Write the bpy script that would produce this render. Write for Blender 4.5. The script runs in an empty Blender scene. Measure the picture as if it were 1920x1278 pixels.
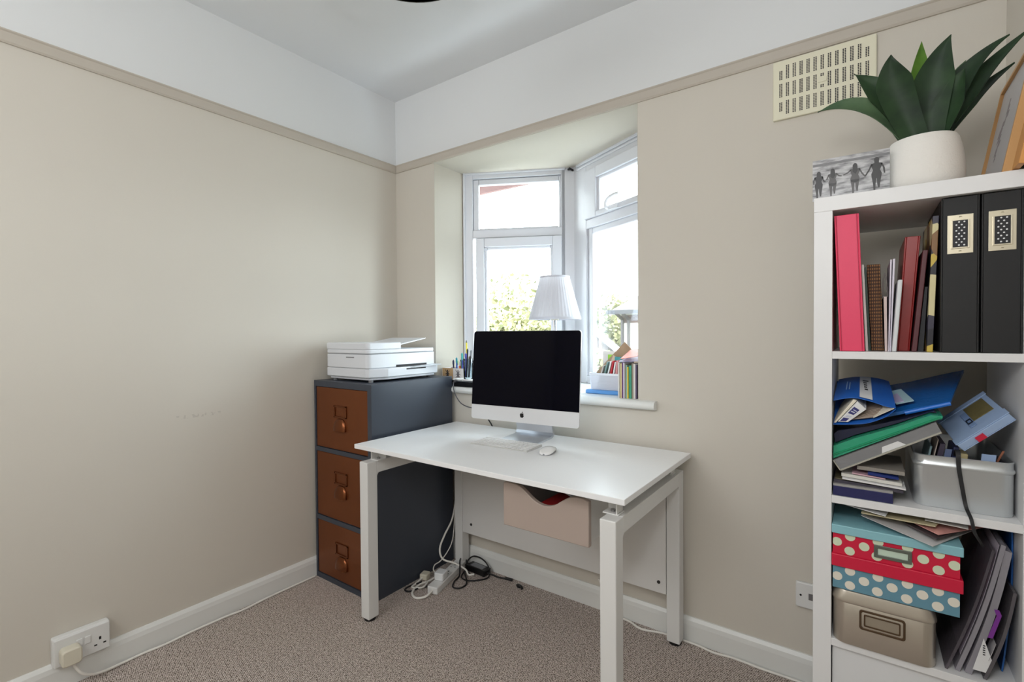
import bpy, bmesh, math, random
from mathutils import Matrix, Vector, noise as mnoise

S = bpy.context.scene
COL = S.collection

# ------------------------------------------------------------------ camera
CAM = Vector((2.2189, -1.9227, 1.1968))
YAW, PITCH, ROLL, FPX = 0.6261, -0.0161, -0.0069, 912.87
_F = Vector((-math.sin(YAW)*math.cos(PITCH), math.cos(YAW)*math.cos(PITCH), math.sin(PITCH)))
_r = Vector((math.cos(YAW), math.sin(YAW), 0)); _u = _r.cross(_F)
_R = _r*math.cos(ROLL) + _u*math.sin(ROLL); _U = -_r*math.sin(ROLL) + _u*math.cos(ROLL)
cd = bpy.data.cameras.new('camera'); cam = bpy.data.objects.new('camera', cd); COL.objects.link(cam)
cd.sensor_width = 36.0; cd.lens = 36.0*FPX/1920.0; cd.clip_start = 0.02; cd.clip_end = 300
m = Matrix.Identity(4)
for i in range(3):
    m[i][0], m[i][1], m[i][2], m[i][3] = _R[i], _U[i], -_F[i], CAM[i]
cam.matrix_world = m
S.camera = cam

# ------------------------------------------------------------------ light and exposure
S.view_settings.view_transform = 'Standard'; S.view_settings.look = 'None'
S.view_settings.gamma = 1.0; S.view_settings.exposure = 0.68
S.view_settings.use_curve_mapping = False
S.cycles.max_bounces = 8; S.cycles.diffuse_bounces = 5; S.cycles.glossy_bounces = 4
S.cycles.transparent_max_bounces = 12; S.cycles.transmission_bounces = 6
S.cycles.sample_clamp_indirect = 6.0
S.cycles.use_denoising = True
SKY = 11.0
w = bpy.data.worlds.new('sky'); S.world = w; w.use_nodes = True
nt = w.node_tree; bg = nt.nodes['Background']
tc = nt.nodes.new('ShaderNodeTexCoord'); nz = nt.nodes.new('ShaderNodeTexNoise'); cr = nt.nodes.new('ShaderNodeValToRGB')
nz.inputs['Scale'].default_value = 2.5; nz.inputs['Detail'].default_value = 4
cr.color_ramp.elements[0].color = (0.74, 0.87, 1.0, 1); cr.color_ramp.elements[1].color = (0.90, 0.96, 1.0, 1)
cr.color_ramp.elements[0].position = 0.35; cr.color_ramp.elements[1].position = 0.6
nt.links.new(tc.outputs['Generated'], nz.inputs['Vector']); nt.links.new(nz.outputs['Fac'], cr.inputs['Fac'])
nt.links.new(cr.outputs['Color'], bg.inputs['Color']); bg.inputs['Strength'].default_value = SKY

def lamp(name, kind, energy, color, loc, target=None, **kw):
    l = bpy.data.lights.new(name, kind); l.energy = energy; l.color = color
    for k, v in kw.items(): setattr(l, k, v)
    o = bpy.data.objects.new(name, l); COL.objects.link(o); o.location = loc
    if target is not None:
        o.rotation_euler = (Vector(target)-Vector(loc)).to_track_quat('-Z', 'Y').to_euler()
    return o
lamp('sun', 'SUN', 5.0, (1.0, 0.95, 0.86), (0, -5, 10), (2.5, 3.5, 0.5), angle=0.02)
# added fill light high behind the camera; no opening is built there
lamp('rear_fill', 'AREA', 14.0, (0.97, 0.98, 1.0), (1.05, -3.1, 2.1), (1.0, -0.2, 1.0), shape='RECTANGLE', size=1.7, size_y=0.8)
# the photographer's bounce light above the camera
lamp('bounce_light', 'POINT', 9.5, (0.98, 0.99, 1.0), (2.15, -1.80, 1.66), None, shadow_soft_size=0.10)
# sky light entering the two panes of the bay
for nm, c, sx in (('window_daylight_a', (0.58, 0.42, 1.52), 0.45), ('window_daylight_b', (1.20, 0.42, 1.52), -0.45)):
    p = lamp(nm, 'AREA', 1.0, (1, 1, 1), c, (c[0]+sx, c[1]-0.89, c[2]), shape='RECTANGLE', size=0.62, size_y=1.2)
    p.data.cycles.is_portal = True

# ------------------------------------------------------------------ materials
MATS = {}
def lin(c):
    c = c/255.0
    return c/12.92 if c <= 0.04045 else ((c+0.055)/1.055)**2.4
def rgb(c):
    return (lin(c[0]), lin(c[1]), lin(c[2]), 1.0)
def mat(name, c, rough=0.6, metal=0.0, var=0.0, vscale=20.0, bump=0.0, bscale=200.0, alpha=1.0, coat=0.0, spec=0.5, stretch=None):
    """plain surface with a little procedural variation; c in sRGB 0-255"""
    if name in MATS: return MATS[name]
    M = bpy.data.materials.new(name); M.use_nodes = True
    n = M.node_tree; b = n.nodes['Principled BSDF']
    b.inputs['Base Color'].default_value = rgb(c); b.inputs['Roughness'].default_value = rough
    b.inputs['Metallic'].default_value = metal; b.inputs['Alpha'].default_value = alpha
    b.inputs['Coat Weight'].default_value = coat; b.inputs['Specular IOR Level'].default_value = spec
    tc = n.nodes.new('ShaderNodeTexCoord'); src = tc.outputs['Object']
    if stretch:
        mp = n.nodes.new('ShaderNodeMapping'); mp.inputs['Scale'].default_value = stretch
        n.links.new(src, mp.inputs['Vector']); src = mp.outputs['Vector']
    if var > 0:
        t = n.nodes.new('ShaderNodeTexNoise'); t.inputs['Scale'].default_value = vscale; t.inputs['Detail'].default_value = 4
        n.links.new(src, t.inputs['Vector'])
        mx = n.nodes.new('ShaderNodeMix'); mx.data_type = 'RGBA'
        k = rgb(c)
        mx.inputs[6].default_value = tuple(min(1, v*(1-var)) for v in k[:3])+(1,)
        mx.inputs[7].default_value = tuple(min(1, v*(1+var)) for v in k[:3])+(1,)
        n.links.new(t.outputs['Fac'], mx.inputs[0]); n.links.new(mx.outputs[2], b.inputs['Base Color'])
    if bump > 0:
        t2 = n.nodes.new('ShaderNodeTexNoise'); t2.inputs['Scale'].default_value = bscale; t2.inputs['Detail'].default_value = 3
        bp = n.nodes.new('ShaderNodeBump'); bp.inputs['Strength'].default_value = bump; bp.inputs['Distance'].default_value = 0.002
        n.links.new(src, t2.inputs['Vector']); n.links.new(t2.outputs['Fac'], bp.inputs['Height']); n.links.new(bp.outputs['Normal'], b.inputs['Normal'])
    MATS[name] = M
    return M
def glassy(name, c, mixf=0.9, rough=0.03):
    """thin sheet: mostly see-through with a glossy skin"""
    if name in MATS: return MATS[name]
    M = bpy.data.materials.new(name); M.use_nodes = True; n = M.node_tree
    n.nodes.remove(n.nodes['Principled BSDF']); out = n.nodes['Material Output']
    t = n.nodes.new('ShaderNodeBsdfTransparent'); t.inputs[0].default_value = rgb(c)
    g = n.nodes.new('ShaderNodeBsdfGlossy'); g.inputs['Roughness'].default_value = rough
    mx = n.nodes.new('ShaderNodeMixShader'); fr = n.nodes.new('ShaderNodeFresnel'); fr.inputs[0].default_value = 1.45
    mu = n.nodes.new('ShaderNodeMath'); mu.operation = 'MULTIPLY'; mu.inputs[1].default_value = mixf
    n.links.new(fr.outputs[0], mu.inputs[0]); n.links.new(mu.outputs[0], mx.inputs[0])
    n.links.new(t.outputs[0], mx.inputs[1]); n.links.new(g.outputs[0], mx.inputs[2]); n.links.new(mx.outputs[0], out.inputs[0])
    MATS[name] = M
    return M
def plastic_sheet(name, c, through=0.5, rough=0.25):
    """cloudy translucent plastic"""
    if name in MATS: return MATS[name]
    M = bpy.data.materials.new(name); M.use_nodes = True; n = M.node_tree
    b = n.nodes['Principled BSDF']; out = n.nodes['Material Output']
    b.inputs['Base Color'].default_value = rgb(c); b.inputs['Roughness'].default_value = rough
    t = n.nodes.new('ShaderNodeBsdfTransparent'); t.inputs[0].default_value = tuple(0.4+0.6*v for v in rgb(c)[:3])+(1,)
    nz = n.nodes.new('ShaderNodeTexNoise'); nz.inputs['Scale'].default_value = 25
    bp = n.nodes.new('ShaderNodeBump'); bp.inputs['Strength'].default_value = 0.25; bp.inputs['Distance'].default_value = 0.004
    n.links.new(nz.outputs['Fac'], bp.inputs['Height']); n.links.new(bp.outputs['Normal'], b.inputs['Normal'])
    mx = n.nodes.new('ShaderNodeMixShader'); mx.inputs[0].default_value = through
    n.links.new(b.outputs[0], mx.inputs[1]); n.links.new(t.outputs[0], mx.inputs[2]); n.links.new(mx.outputs[0], out.inputs[0])
    MATS[name] = M
    return M

# ------------------------------------------------------------------ mesh builder
class B:
    """collects faces in room coordinates; mi = material slot"""
    def __init__(s): s.v, s.f, s.m = [], [], []
    def add(s, vs, fs, mi=0):
        o = len(s.v); s.v += [tuple(p) for p in vs]
        for f in fs: s.f.append(tuple(i+o for i in f)); s.m.append(mi)
        return s
    def hexa(s, p, mi=0):
        return s.add(p, [(0,3,2,1),(4,5,6,7),(0,1,5,4),(1,2,6,5),(2,3,7,6),(3,0,4,7)], mi)
    def box(s, x0, x1, y0, y1, z0, z1, mi=0, M=None):
        p = [(x0,y0,z0),(x1,y0,z0),(x1,y1,z0),(x0,y1,z0),(x0,y0,z1),(x1,y0,z1),(x1,y1,z1),(x0,y1,z1)]
        if M is not None: p = [M @ Vector(q) for q in p]
        return s.hexa(p, mi)
    def prism(s, poly, a0, a1, ax='y', mi=0, M=None):
        """poly of 2D points: ax 'y' -> (x,z), 'x' -> (y,z), 'z' -> (x,y)"""
        f = {'y': lambda p, a: (p[0], a, p[1]), 'x': lambda p, a: (a, p[0], p[1]), 'z': lambda p, a: (p[0], p[1], a)}[ax]
        n = len(poly); v = [f(p, a0) for p in poly]+[f(p, a1) for p in poly]
        if M is not None: v = [M @ Vector(q) for q in v]
        return s.add(v, [tuple(range(n))[::-1], tuple(range(n, 2*n))]+[(i, (i+1) % n, n+(i+1) % n, n+i) for i in range(n)], mi)
    def tube(s, pts, r, seg=8, mi=0, closed=False, flat=1.0):
        pts = [Vector(p) for p in pts]; n = len(pts); rings = []
        rr = r if isinstance(r, (list, tuple)) else [r]*n
        prev = None
        for i, p in enumerate(pts):
            a = pts[(i-1) % n] if (closed or i > 0) else p
            b = pts[(i+1) % n] if (closed or i < n-1) else p
            t = (b-a).normalized() if (b-a).length > 1e-9 else Vector((0,0,1))
            if prev is None:
                q = Vector((0,0,1)) if abs(t.z) < 0.9 else Vector((1,0,0))
                u = (q - t*q.dot(t)).normalized()
            else:
                u = prev - t*prev.dot(t)
                u = u.normalized() if u.length > 1e-6 else t.orthogonal().normalized()
            prev = u; w_ = t.cross(u)
            rings.append([p + (u*math.cos(2*math.pi*k/seg)*flat + w_*math.sin(2*math.pi*k/seg))*rr[i] for k in range(seg)])
        v = [q for ring in rings for q in ring]; fs = []
        m_ = n if closed else n-1
        for i in range(m_):
            j = (i+1) % n
            for k in range(seg): fs.append((i*seg+k, i*seg+(k+1) % seg, j*seg+(k+1) % seg, j*seg+k))
        if not closed: fs += [tuple(range(seg))[::-1], tuple((n-1)*seg+k for k in range(seg))]
        return s.add(v, fs, mi)
    def cyl(s, p0, p1, r, seg=16, mi=0, r1=None):
        return s.tube([p0, p1], [r, r if r1 is None else r1], seg, mi)
    def lathe(s, prof, c=(0,0,0), seg=32, mi=0, closed=False, wob=None):
        c = Vector(c); v = []; n = len(prof)
        for i, (r, z) in enumerate(prof):
            for k in range(seg):
                a = 2*math.pi*k/seg; q = r*(wob(k, i) if wob else 1)
                v.append((c.x+q*math.cos(a), c.y+q*math.sin(a), c.z+z))
        fs = []
        for i in range(n if closed else n-1):
            j = (i+1) % n
            for k in range(seg): fs.append((i*seg+k, i*seg+(k+1) % seg, j*seg+(k+1) % seg, j*seg+k))
        if not closed:
            if prof[0][0] > 1e-6: fs.append(tuple(range(seg))[::-1])
            if prof[-1][0] > 1e-6: fs.append(tuple((n-1)*seg+k for k in range(seg)))
        return s.add(v, fs, mi)
    def grid(s, fn, nu, nv, mi=0, th=0.0, nrm=None):
        """sheet fn(u,v); th>0 gives it thickness along nrm"""
        P = [[Vector(fn(i/nu, j/nv)) for j in range(nv+1)] for i in range(nu+1)]
        idx = lambda i, j: i*(nv+1)+j
        fs = [(idx(i,j), idx(i+1,j), idx(i+1,j+1), idx(i,j+1)) for i in range(nu) for j in range(nv)]
        v = [p for r in P for p in r]
        if th <= 0: return s.add(v, fs, mi)
        d = Vector(nrm).normalized()*th; N = len(v)
        v2 = v+[p-d for p in v]; f2 = fs+[tuple(k+N for k in f)[::-1] for f in fs]
        edge = [idx(i,0) for i in range(nu+1)]+[idx(nu,j) for j in range(1,nv+1)]+[idx(i,nv) for i in range(nu-1,-1,-1)]+[idx(0,j) for j in range(nv-1,0,-1)]
        for a, b in zip(edge, edge[1:]+edge[:1]): f2.append((a, a+N, b+N, b))
        return s.add(v2, f2, mi)
    def xf(s, M):
        s.v = [tuple(M @ Vector(p)) for p in s.v]; return s

WM = {}                                   # world matrix of every root and part
def props(o, label=None, cat=None, group=None, kind=None):
    for k, v in (('label', label), ('category', cat), ('group', group), ('kind', kind)):
        if v: o[k] = v
    return o
def mesh_of(name, b, mats, M, smooth, tri=False):
    inv = M.inverted()
    me = bpy.data.meshes.new(name); me.from_pydata([tuple(inv @ Vector(p)) for p in b.v], [], b.f)
    for q in (mats if isinstance(mats, (list, tuple)) else [mats]): me.materials.append(q)
    for p, k in zip(me.polygons, b.m): p.material_index = k
    bm = bmesh.new(); bm.from_mesh(me); bmesh.ops.recalc_face_normals(bm, faces=bm.faces); bm.to_mesh(me); bm.free()
    if smooth:
        me.shade_smooth(); me.set_sharp_from_angle(angle=math.radians(smooth if smooth > 1 else 35))
    return me
def part(name, b, mats, parent, smooth=0, bevel=0.0, seg=2, label=None):
    M = WM[parent]
    o = bpy.data.objects.new(name, mesh_of(name, b, mats, M, smooth)); COL.objects.link(o); o.parent = parent; WM[o] = M
    if bevel: bev(o, bevel, seg)
    return props(o, label)
def bev(o, wd, seg=2):
    md = o.modifiers.new('bevel', 'BEVEL'); md.width = wd; md.segments = seg; md.limit_method = 'ANGLE'; md.angle_limit = math.radians(40)
    md.harden_normals = False
def thing(name, label, cat, loc, rz=0.0, group=None, kind=None):
    o = bpy.data.objects.new(name, None); COL.objects.link(o); o.empty_display_size = 0.05
    o.location = loc; o.rotation_euler = (0, 0, rz)
    WM[o] = Matrix.Translation(Vector(loc)) @ Matrix.Rotation(rz, 4, 'Z')
    return props(o, label, cat, group, kind)
def solo(name, b, mats, label=None, cat=None, group=None, kind=None, smooth=0, bevel=0.0, seg=2):
    xs, ys, zs = zip(*b.v)
    M = Matrix.Translation(((min(xs)+max(xs))/2, (min(ys)+max(ys))/2, min(zs)))
    o = bpy.data.objects.new(name, mesh_of(name, b, mats, M, smooth)); COL.objects.link(o)
    o.location = M.translation; WM[o] = M
    if bevel: bev(o, bevel, seg)
    return props(o, label, cat, group, kind)
def dup(root, loc, rz=0.0, label=None, group=None):
    r = root.copy(); COL.objects.link(r); r.location = loc; r.rotation_euler = (0, 0, rz)
    if label: r['label'] = label
    if group: r['group'] = group
    for ch in list(root.children):
        c = ch.copy(); COL.objects.link(c); c.parent = r
        for g in list(ch.children):
            d = g.copy(); COL.objects.link(d); d.parent = c
    return r
def sp(pts, n=8, closed=False):
    """smooth curve through points"""
    P = [Vector(p) for p in pts]; out = []; N = len(P)
    for i in range(N if closed else N-1):
        p1, p2 = P[i], P[(i+1) % N]
        p0 = P[i-1] if (closed or i > 0) else p1*2-p2
        p3 = P[(i+2) % N] if (closed or i < N-2) else p2*2-p1
        for k in range(n):
            t = k/n
            out.append(0.5*((2*p1)+(p2-p0)*t+(2*p0-5*p1+4*p2-p3)*t*t+(3*p1-p0-3*p2+p3)*t**3))
    if not closed: out.append(P[-1])
    return out
def rrect(x0, x1, z0, z1, r, n=5):
    """rounded rectangle outline"""
    o = []
    for cx, cz, a in ((x1-r, z0+r, -90), (x1-r, z1-r, 0), (x0+r, z1-r, 90), (x0+r, z0+r, 180)):
        for k in range(n+1):
            t = math.radians(a+90*k/n); o.append((cx+r*math.cos(t), cz+r*math.sin(t)))
    return o
# ------------------------------------------------------------------ the room
XR, YR, ZC = 2.5375, -3.25, 2.544          # right wall, rear wall, ceiling
RT, RB, SK = 2.172, 2.130, 0.093           # picture rail, skirting
OX0, OX1 = 0.310, 1.468                    # bay opening
SILL = 0.920
M_cream = mat('cream wall paint', (207,201,190), 0.75, var=0.015, vscale=3, bump=0.06, bscale=350)
M_white = mat('white wall paint', (225,227,228), 0.8, var=0.01, vscale=3, bump=0.06, bscale=350)
M_ceil = mat('ceiling paint', (228,230,232), 0.85, var=0.01, vscale=3, bump=0.05, bscale=300)
M_rail = mat('taupe rail paint', (190,182,170), 0.5, var=0.02)
M_gloss = mat('white gloss woodwork', (226,227,224), 0.32, var=0.015, vscale=6)
M_upvc = mat('white window frame', (208,210,216), 0.28)
M_render = mat('outer render', (225,220,210), 0.9, var=0.05)

def carpet():
    M = bpy.data.materials.new('loop pile carpet'); M.use_nodes = True; n = M.node_tree; b = n.nodes['Principled BSDF']
    b.inputs['Roughness'].default_value = 0.95; b.inputs['Specular IOR Level'].default_value = 0.1
    tc = n.nodes.new('ShaderNodeTexCoord')
    mp = n.nodes.new('ShaderNodeMapping'); mp.inputs['Rotation'].default_value = (0, 0, math.radians(12)); mp.inputs['Scale'].default_value = (1, 1.25, 1)
    n.links.new(tc.outputs['Object'], mp.inputs['Vector'])
    vo = n.nodes.new('ShaderNodeTexVoronoi'); vo.inputs['Scale'].default_value = 165; vo.inputs['Randomness'].default_value = 0.45
    n.links.new(mp.outputs['Vector'], vo.inputs['Vector'])
    nz = n.nodes.new('ShaderNodeTexNoise'); nz.inputs['Scale'].default_value = 75; nz.inputs['Detail'].default_value = 3
    n.links.new(mp.outputs['Vector'], nz.inputs['Vector'])
    ad = n.nodes.new('ShaderNodeMath'); ad.operation = 'MULTIPLY_ADD'; ad.inputs[1].default_value = 1.15; ad.inputs[2].default_value = -0.12
    n.links.new(vo.outputs['Distance'], ad.inputs[0])
    cr = n.nodes.new('ShaderNodeValToRGB'); e = cr.color_ramp.elements
    e[0].position = 0.05; e[0].color = rgb((250,238,230)); e[1].position = 0.62; e[1].color = rgb((108,94,84))
    n.links.new(ad.outputs[0], cr.inputs['Fac'])
    mx = n.nodes.new('ShaderNodeMix'); mx.data_type = 'RGBA'; mx.blend_type = 'MULTIPLY'; mx.inputs[0].default_value = 0.8
    c2 = n.nodes.new('ShaderNodeValToRGB'); c2.color_ramp.elements[0].position = 0.38; c2.color_ramp.elements[0].color = (0.72, 0.70, 0.68, 1); c2.color_ramp.elements[1].position = 0.62
    n.links.new(nz.outputs['Fac'], c2.inputs['Fac']); n.links.new(cr.outputs['Color'], mx.inputs[6]); n.links.new(c2.outputs['Color'], mx.inputs[7])
    n.links.new(mx.outputs[2], b.inputs['Base Color'])
    bp = n.nodes.new('ShaderNodeBump'); bp.invert = True; bp.inputs['Strength'].default_value = 0.8; bp.inputs['Distance'].default_value = 0.004
    n.links.new(vo.outputs['Distance'], bp.inputs['Height']); n.links.new(bp.outputs['Normal'], b.inputs['Normal'])
    return M
M_carpet = carpet()
solo('floor', B().box(-0.1, XR+0.1, YR-0.1, 0.1, -0.08, 0.0), M_carpet, kind='structure')
solo('ceiling', B().box(-0.1, XR+0.1, YR-0.1, 0.1, ZC, ZC+0.1), M_ceil, kind='structure')
def scuffed():
    """cream paint with the faint scuff on the wall"""
    M = M_cream.copy(); M.name = 'cream wall paint, scuffed'; n = M.node_tree; b = n.nodes['Principled BSDF']
    old = b.inputs['Base Color'].links[0].from_socket
    g = n.nodes.new('ShaderNodeNewGeometry'); s = n.nodes.new('ShaderNodeSeparateXYZ'); n.links.new(g.outputs['Position'], s.inputs[0])
    def band(sock, c, h):
        a = n.nodes.new('ShaderNodeMath'); a.operation = 'SUBTRACT'; a.inputs[1].default_value = c; n.links.new(sock, a.inputs[0])
        d = n.nodes.new('ShaderNodeMath'); d.operation = 'ABSOLUTE'; n.links.new(a.outputs[0], d.inputs[0])
        e = n.nodes.new('ShaderNodeMath'); e.operation = 'LESS_THAN'; e.inputs[1].default_value = h; n.links.new(d.outputs[0], e.inputs[0]); return e.outputs[0]
    y = band(s.outputs['Y'], -1.06, 0.085); z = band(s.outputs['Z'], 0.868, 0.007)
    nz = n.nodes.new('ShaderNodeTexNoise'); nz.inputs['Scale'].default_value = 70; n.links.new(g.outputs['Position'], nz.inputs['Vector'])
    th = n.nodes.new('ShaderNodeMath'); th.operation = 'GREATER_THAN'; th.inputs[1].default_value = 0.56; n.links.new(nz.outputs['Fac'], th.inputs[0])
    p = n.nodes.new('ShaderNodeMath'); p.operation = 'MULTIPLY'; n.links.new(y, p.inputs[0]); n.links.new(z, p.inputs[1])
    q = n.nodes.new('ShaderNodeMath'); q.operation = 'MULTIPLY'; n.links.new(p.outputs[0], q.inputs[0]); n.links.new(th.outputs[0], q.inputs[1])
    k = n.nodes.new('ShaderNodeMath'); k.operation = 'MULTIPLY'; k.inputs[1].default_value = 0.24; n.links.new(q.outputs[0], k.inputs[0])
    mx = n.nodes.new('ShaderNodeMix'); mx.data_type = 'RGBA'; mx.inputs[7].default_value = rgb((140,132,124))
    n.links.new(k.outputs[0], mx.inputs[0]); n.links.new(old, mx.inputs[6]); n.links.new(mx.outputs[2], b.inputs['Base Color'])
    return M
b = B().box(-0.1, 0, YR-0.1, 0.1, 0, RB, 0).box(-0.1, 0, YR-0.1, 0.1, RB, ZC, 1)
solo('wall_left', b, [scuffed(), M_white], kind='structure')
# wall with the bay opening
b = B()
b.box(0, OX0, 0, 0.1, 0, RB, 0).box(OX1, XR, 0, 0.1, 0, RB, 0).box(OX0, OX1, 0, 0.1, 0, SILL-0.036, 0).box(0, XR, 0, 0.1, RB, ZC, 1)
solo('wall_back', b, [M_cream, M_white], kind='structure')
b = B().box(XR, XR+0.1, YR-0.1, 0.1, 0, RB, 0).box(XR, XR+0.1, YR-0.1, 0.1, RB, ZC, 1)
solo('wall_right', b, [M_cream, M_white], kind='structure')
b = B().box(0, XR, YR-0.1, YR, 0, RB, 0).box(0, XR, YR-0.1, YR, RB, ZC, 1)
solo('wall_rear', b, [M_cream, M_white], kind='structure')
# bay: reveals, soffit, underside
WA = math.radians(26.8); WL = 0.648
P0 = Vector((OX0, 0.232, 0)); APX = Vector((OX0+WL*math.cos(WA), 0.232+WL*math.sin(WA), 0)); P1 = Vector((2*APX.x-OX0, 0.232, 0))
tri = [(OX0-0.1, 0.1), (OX1+0.1, 0.1), (OX1+0.1, 0.30), (P1.x+0.03, 0.33), (APX.x, APX.y+0.11), (OX0-0.03, 0.33), (OX0-0.1, 0.30)]
M_bay = mat('warm white bay paint', (190,183,170), 0.75, var=0.01, vscale=3)
b = B()
b.box(OX0-0.1, OX0, 0.1, 0.30, SILL-0.036, RB+0.002, 0).box(OX1, OX1+0.1, 0.1, 0.30, SILL-0.036, RB+0.002, 0)
b.prism([(OX0-0.1, 0.1), (OX1+0.1, 0.1), (OX1+0.1, 0.34), (APX.x, APX.y+0.12), (OX0-0.1, 0.34)], RB+0.002, RB+0.1, 'z', 0)
b.prism(tri, SILL-0.16, SILL-0.036, 'z', 0)
b.box(OX0, OX0+0.0012, 0.0, 0.24, SILL, RB, 0).box(OX1-0.0012, OX1, 0.0, 0.24, SILL, RB, 0)
b.prism([(OX0, 0.0), (OX1, 0.0), (OX1, 0.24), (APX.x, APX.y), (OX0, 0.24)], RB-0.0012, RB+0.0019, 'z', 0)
solo('wall_bay', b, [M_bay], kind='structure')
# sill board with rounded nose
b = B(); nose = []
for k in range(9):
    t = math.radians(-90-180*k/8); nose.append((-0.018+0.018*math.cos(t)*1.0, SILL-0.018+0.018*math.sin(t)))
b.prism([(-0.0, SILL-0.036), (-0.0, SILL)]+nose[::-1], 0.26, 1.545, 'x', 0)
b.prism([(OX0, 0), (OX1, 0), (OX1, 0.24), (P1.x, 0.25), (APX.x, APX.y+0.02), (OX0, 0.25)], SILL-0.036, SILL, 'z', 0)
solo('trim_3', b, M_gloss, kind='structure', smooth=35)
# picture rail: shallow moulding
def rail_prof(d): return [(0, RB), (0.006*d, RB), (0.010*d, RB+0.006), (0.010*d, RT-0.008), (0.014*d, RT-0.004), (0.014*d, RT), (0, RT)]
solo('trim_1', B().prism([(p[0], p[1]) for p in rail_prof(1)], YR, 0.0, 'y'), M_rail, kind='structure')
solo('trim_2', B().prism([(p[0], p[1]) for p in rail_prof(-1)], 0.012, XR, 'x'), M_rail, kind='structure')
# skirting
def sk_prof(d): return [(0, 0), (0.016*d, 0), (0.016*d, SK-0.028), (0.013*d, SK-0.012), (0.006*d, SK), (0, SK)]
solo('baseboard_left', B().prism(sk_prof(1), YR, 0.0, 'y'), M_gloss, kind='structure')
solo('baseboard_back', B().prism(sk_prof(-1), 0.017, XR, 'x'), M_gloss, kind='structure')

# ------------------------------------------------------------------ windows (s along the pane, z up)
M_glass = glassy('window glass', (250,253,252), 0.5)
M_gask = mat('grey gasket', (120,124,130), 0.6)
def ring(b, M, s0, s1, z0, z1, wl, wr, wb, wt, d0, d1, mi=0):
    """rectangular frame members with widths left, right, bottom, top"""
    b.box(s0, s0+wl, d0, d1, z0, z1, mi, M); b.box(s1-wr, s1, d0, d1, z0, z1, mi, M)
    b.box(s0+wl, s1-wr, d0, d1, z0, z0+wb, mi, M); b.box(s0+wl, s1-wr, d0, d1, z1-wt, z1, mi, M)
def pane(name, origin, ang, mirror):
    M = Matrix.Translation(origin) @ Matrix.Rotation(ang, 4, 'Z')
    root = thing(name, None, None, (origin.x, origin.y, SILL), 0.0, None, 'structure')
    f = B(); top = RB+0.002
    if not mirror:
        # fixed light above, casement below
        ring(f, M, 0, 0.60, SILL, top, 0.060, 0.024, 0.05, 0.036, 0, 0.06)
        f.box(0.575, WL+0.004, 0.0, 0.06, SILL, top, 0, M)                     # corner post
        f.box(0.06, 0.58, 0, 0.06, 1.752, 1.797, 0, M)                          # transom
        f.box(0.004, 0.016, -0.010, 0, SILL, top, 0, M); f.box(0.016, 0.60, -0.010, 0, top-0.014, top, 0, M)
        part('frame', f, M_upvc, root, bevel=0.003)
        g = B(); ring(g, M, 0.060, 0.578, 1.795, 2.094, 0.034, 0.017, 0.014, 0.032, 0.012, 0.045); part('glazing_bead', g, M_upvc, root, bevel=0.006)
        g = B().box(0.09, 0.563, 0.030, 0.034, 1.806, 2.064, 0, M); part('pane', g, M_glass, root)
        s = B(); ring(s, M, 0.080, 0.578, 0.962, 1.748, 0.050, 0.052, 0.055, 0.052, -0.014, 0.04); sa = part('casement', s, M_upvc, root, bevel=0.004)
        s = B(); ring(s, M, 0.130, 0.528, 1.015, 1.698, 0.016, 0.014, 0.016, 0.016, -0.002, 0.04); part('glazing_bead', s, M_upvc, sa, bevel=0.005)
        g = B().box(0.142, 0.517, 0.022, 0.026, 1.028, 1.685, 0, M); part('pane', g, M_glass, sa)
    else:
        ring(f, M, 0, WL, SILL, top, 0.114, 0.03, 0.04, 0.062, 0, 0.06)
        f.box(0.114, WL-0.03, 0, 0.06, 1.760, 1.808, 0, M)
        f.box(0.03, WL, -0.010, 0, top-0.016, top, 0, M); f.box(0.03, WL, -0.006, 0, top-0.034, top-0.022, 0, M)
        part('frame', f, M_upvc, root, bevel=0.003)
        s = B(); ring(s, M, 0.114, WL-0.03, 1.808, 2.070, 0.100, 0.045, 0.026, 0.058, -0.014, 0.04); sa = part('top_vent', s, M_upvc, root, bevel=0.004)
        s = B(); ring(s, M, 0.205, WL-0.072, 1.826, 2.016, 0.027, 0.012, 0.017, 0.018, -0.002, 0.037); part('glazing_bead', s, M_upvc, sa, bevel=0.005)
        g = B().box(0.228, WL-0.08, 0.0365, 0.0385, 1.838, 2.004, 0, M); part('pane', g, M_glass, sa)
        h = B()
        h.box(0.312, 0.398, -0.022, -0.013, 1.813, 1.835, 0, M)
        hp = [M @ Vector(p) for p in ((0.330, -0.022, 1.822), (0.330, -0.036, 1.828), (0.336, -0.042, 1.848), (0.362, -0.044, 1.864), (0.405, -0.044, 1.870), (0.440, -0.043, 1.868))]
        h.tube(sp(hp, 6), 0.0085, 10)
        part('handle', h, mat('white handle', (215,216,220), 0.35), sa, smooth=40, label='curved white window handle')
        g = B(); ring(g, M, 0.114, WL-0.03, 0.955, 1.762, 0.040, 0.03, 0.028, 0.034, 0.012, 0.033); part('glazing_bead', g, M_upvc, root, bevel=0.006)
        g = B().box(0.150, WL-0.055, 0.0325, 0.0345, 0.975, 1.735, 0, M); part('pane', g, M_glass, root)
    return root
pane('window_1', P0, WA, False)
pane('window_2', APX, -WA, True)
b = B().cyl((APX.x-0.004, APX.y-0.045, 2.112), (APX.x-0.004, APX.y-0.005, 2.112), 0.006, 10).lathe([(0.0, 0), (0.009, 0.0), (0.009, 0.006), (0.0, 0.006)], (APX.x-0.014, APX.y-0.03, 2.109), 12)
solo('curtain_hook', b, mat('black hook', (18,18,20), 0.5), 'small black hook at the top of the post where the two windows meet', 'hook', smooth=40)

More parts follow.
